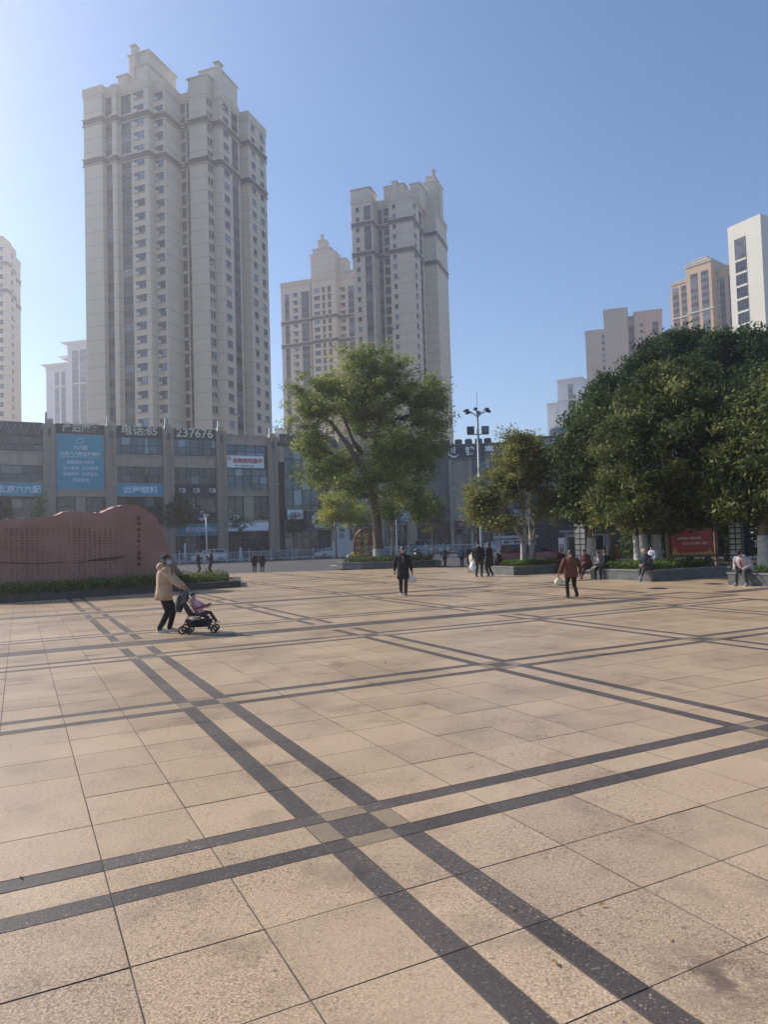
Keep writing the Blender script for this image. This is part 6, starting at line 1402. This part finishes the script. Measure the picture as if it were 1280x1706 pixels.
# ------------------------------------------------------------------ people sitting on the planter edges
def sitter(label, px, u=21.6, v=None, facing=None, h=1.6, **kw):
    """seated on the coping of the front face (u const) of the right hand planters"""
    if v is None:
        d = ray(px, 955); k = u / d.dot(EU); v = (d * k).dot(EV)
    p = W(u + .12, v, 0); return person(label, p, facing if facing is not None else look(-EU.x, -EU.y), h, pelvis=(0, 0, .55), **kw)
fa = look(-.9, -.45)
sitter('old bald man in dark jacket sitting cross legged on the planter edge', 1076, facing=look(-.75, -.66), h=1.6, lean=.22, footL=(-.08, .62, .16), footR=(.1, .40, 0), handL=(-.05, .38, .68), handR=(.1, .36, .66), head_pitch=.25, top=(.03, .035, .05), pants=(.06, .06, .055), shoes=(.3, .3, .3), sole=(.6, .6, .6), bald=True, bulk=1.25)
sitter('man in grey checked jacket over red shirt bending forward on the planter edge', 1240, facing=look(-.8, -.6), h=1.62, lean=.55, footL=(-.2, .40, 0), footR=(.16, .42, 0), handL=(-.2, .42, .62), handR=(.22, .34, .62), head_pitch=.75, top=(.33, .30, .31), pants=(.055, .065, .06), shoes=(.25, .25, .25), sole=(.55, .55, .55), inner=(.45, .02, .04), hat=(.03, .02, .02), bulk=1.4)
sitter('sitting woman in black and white patterned jacket reading her phone', 998, facing=look(-.6, -.8), h=1.5, lean=.3, footL=(-.12, .35, 0), footR=(.12, .38, 0), handL=(-.08, .36, .75), handR=(.08, .36, .75), head_pitch=.55, top=(.12, .12, .13), pants=(.02, .02, .022), hair='bob', inner=(.5, .5, .5), bulk=1.15)
sitter('sitting person in dark red jacket half hidden by the rust brown walker', 977, facing=look(-.8, -.6), h=1.6, lean=.3, footL=(-.1, .62, 0), footR=(.12, .42, 0), handL=(-.1, .36, .7), handR=(.1, .36, .7), head_pitch=.3, top=(.07, .02, .022), pants=(.025, .025, .03), shoes=(.4, .25, .2), bulk=1.3)
sitter('sitting person in black behind the woman with the phone', 1006, u=22.0, facing=look(.2, 1), h=1.5, lean=.1, footL=(-.1, .4, 0), footR=(.1, .4, 0), handL=(-.1, .3, .7), handR=(.1, .3, .7), top=(.02, .02, .022), bulk=1.2)
q = W(24.6, 28.45); person('person in dark clothes sitting in shade on the right end of the square planter', (q.x, q.y, 0), look(.2, -1), 1.5, pelvis=(0, 0, .57), lean=.25, footL=(-.12, .4, 0), footR=(.12, .4, 0), handL=(-.08, .36, .72), handR=(.08, .36, .72), head_pitch=.4, top=(.05, .02, .022), bulk=1.2)
q = XY_at(790, 950, 39.6); person('person in thick cream coat sitting with back turned at the planter corner', (q.x, q.y, 0), look(.25, 1), 1.55, pelvis=(0, 0, .55), lean=.2, footL=(-.12, .4, 0), footR=(.12, .4, 0), handL=(-.1, .33, .7), handR=(.1, .33, .7), head_pitch=.35, top=(.52, .46, .38), bulk=1.5, hood=True)
q = XY_at(828, 952, 37.0); person('person in dark hooded jacket sitting right behind the couple', (q.x, q.y, 0), look(.9, -.3), 1.55, pelvis=(0, 0, .55), lean=.3, footL=(-.12, .38, 0), footR=(.12, .42, 0), handL=(-.1, .34, .7), handR=(.1, .34, .7), head_pitch=.4, top=(.022, .024, .03), bulk=1.45, hood=True)
q = W(22.2, 20.3); person('child in white and dark jacket standing behind the bald man', (q.x, q.y, .38), look(-1, -.5), .95, top=(.55, .55, .57), pants=(.05, .05, .08), inner=(.1, .1, .25), bulk=1.3, handR=(.12, .3, 1.1))

# added leaf bank, put in to darken the background behind the notice board
hp = [(13.6, 40.8), (30, 36.5), (31, 39.5), (14.2, 43.6)]
cover('dark_leaf_backing', 'leaf bank added to darken the background behind the red billboard', hp, .1, 3.6, 15000, 'leaf_dark', .34, .4)

# drain covers let into the pale paving, and a scatter of fallen leaves
for lb, px, py in (('round dark drain cover in the pale paving before the sitting woman', 940, 975), ('round dark drain cover in the pale paving before the bald man', 1096, 980.5), ('round dark drain cover before the gap between the right planters', 1190, 973)):
    q = G(px, py); t = thing('drain_cover', lb, 'drain cover', (q.x, q.y, 0), .3)
    mb = MB(); mb.rings([(0, 0, -.02, .36, .36), (0, 0, .004, .36, .36)], 20); mb.build('rim', M['steel'], t)
    mb = MB(); mb.rings([(0, 0, -.01, .32, .32), (0, 0, .008, .32, .32)], 20)
    for k in range(-3, 4): mb.box(-.24, .24, k * .08 - .02, k * .08 + .02, .0082, .014)
    mb.build('lid', M['frame_dark'], t)
n = 26; pts = np.array([[*G(rng.uniform(20, 1260), 945 + 760 * rng.random() ** 1.6, 0).xy, .012] for _ in range(n)])
M['dry_leaf'] = leafmat('dry_leaves', (.12, .07, .03), (.30, .2, .08), (.5, .4, .2), .2)
lf = leaves_mesh('fallen_leaves', pts, .032, M['dry_leaf'], 0.0, None, .6, flat=1); lf['label'] = 'few tiny dry leaves scattered on the paving'; lf['category'] = 'leaves'
# ------------------------------------------------------------------ morning haze: one closed box of even density round the whole scene
mb = MB(); mb.box(-1450, 1450, -350, 1450, -1.3, 125)
hz, hnt, hb = newmat('haze_air'); hnt.nodes.remove(hb)
pv = hnt.nodes.new('ShaderNodeVolumePrincipled'); pv.inputs['Density'].default_value = 0.0008; pv.inputs['Color'].default_value = (.96, .95, 1.0, 1)
pv.inputs['Anisotropy'].default_value = 0.72
hnt.links.new(pv.outputs[0], [n for n in hnt.nodes if n.type == 'OUTPUT_MATERIAL'][0].inputs['Volume'])
mb.build('haze', hz, kind='stuff')
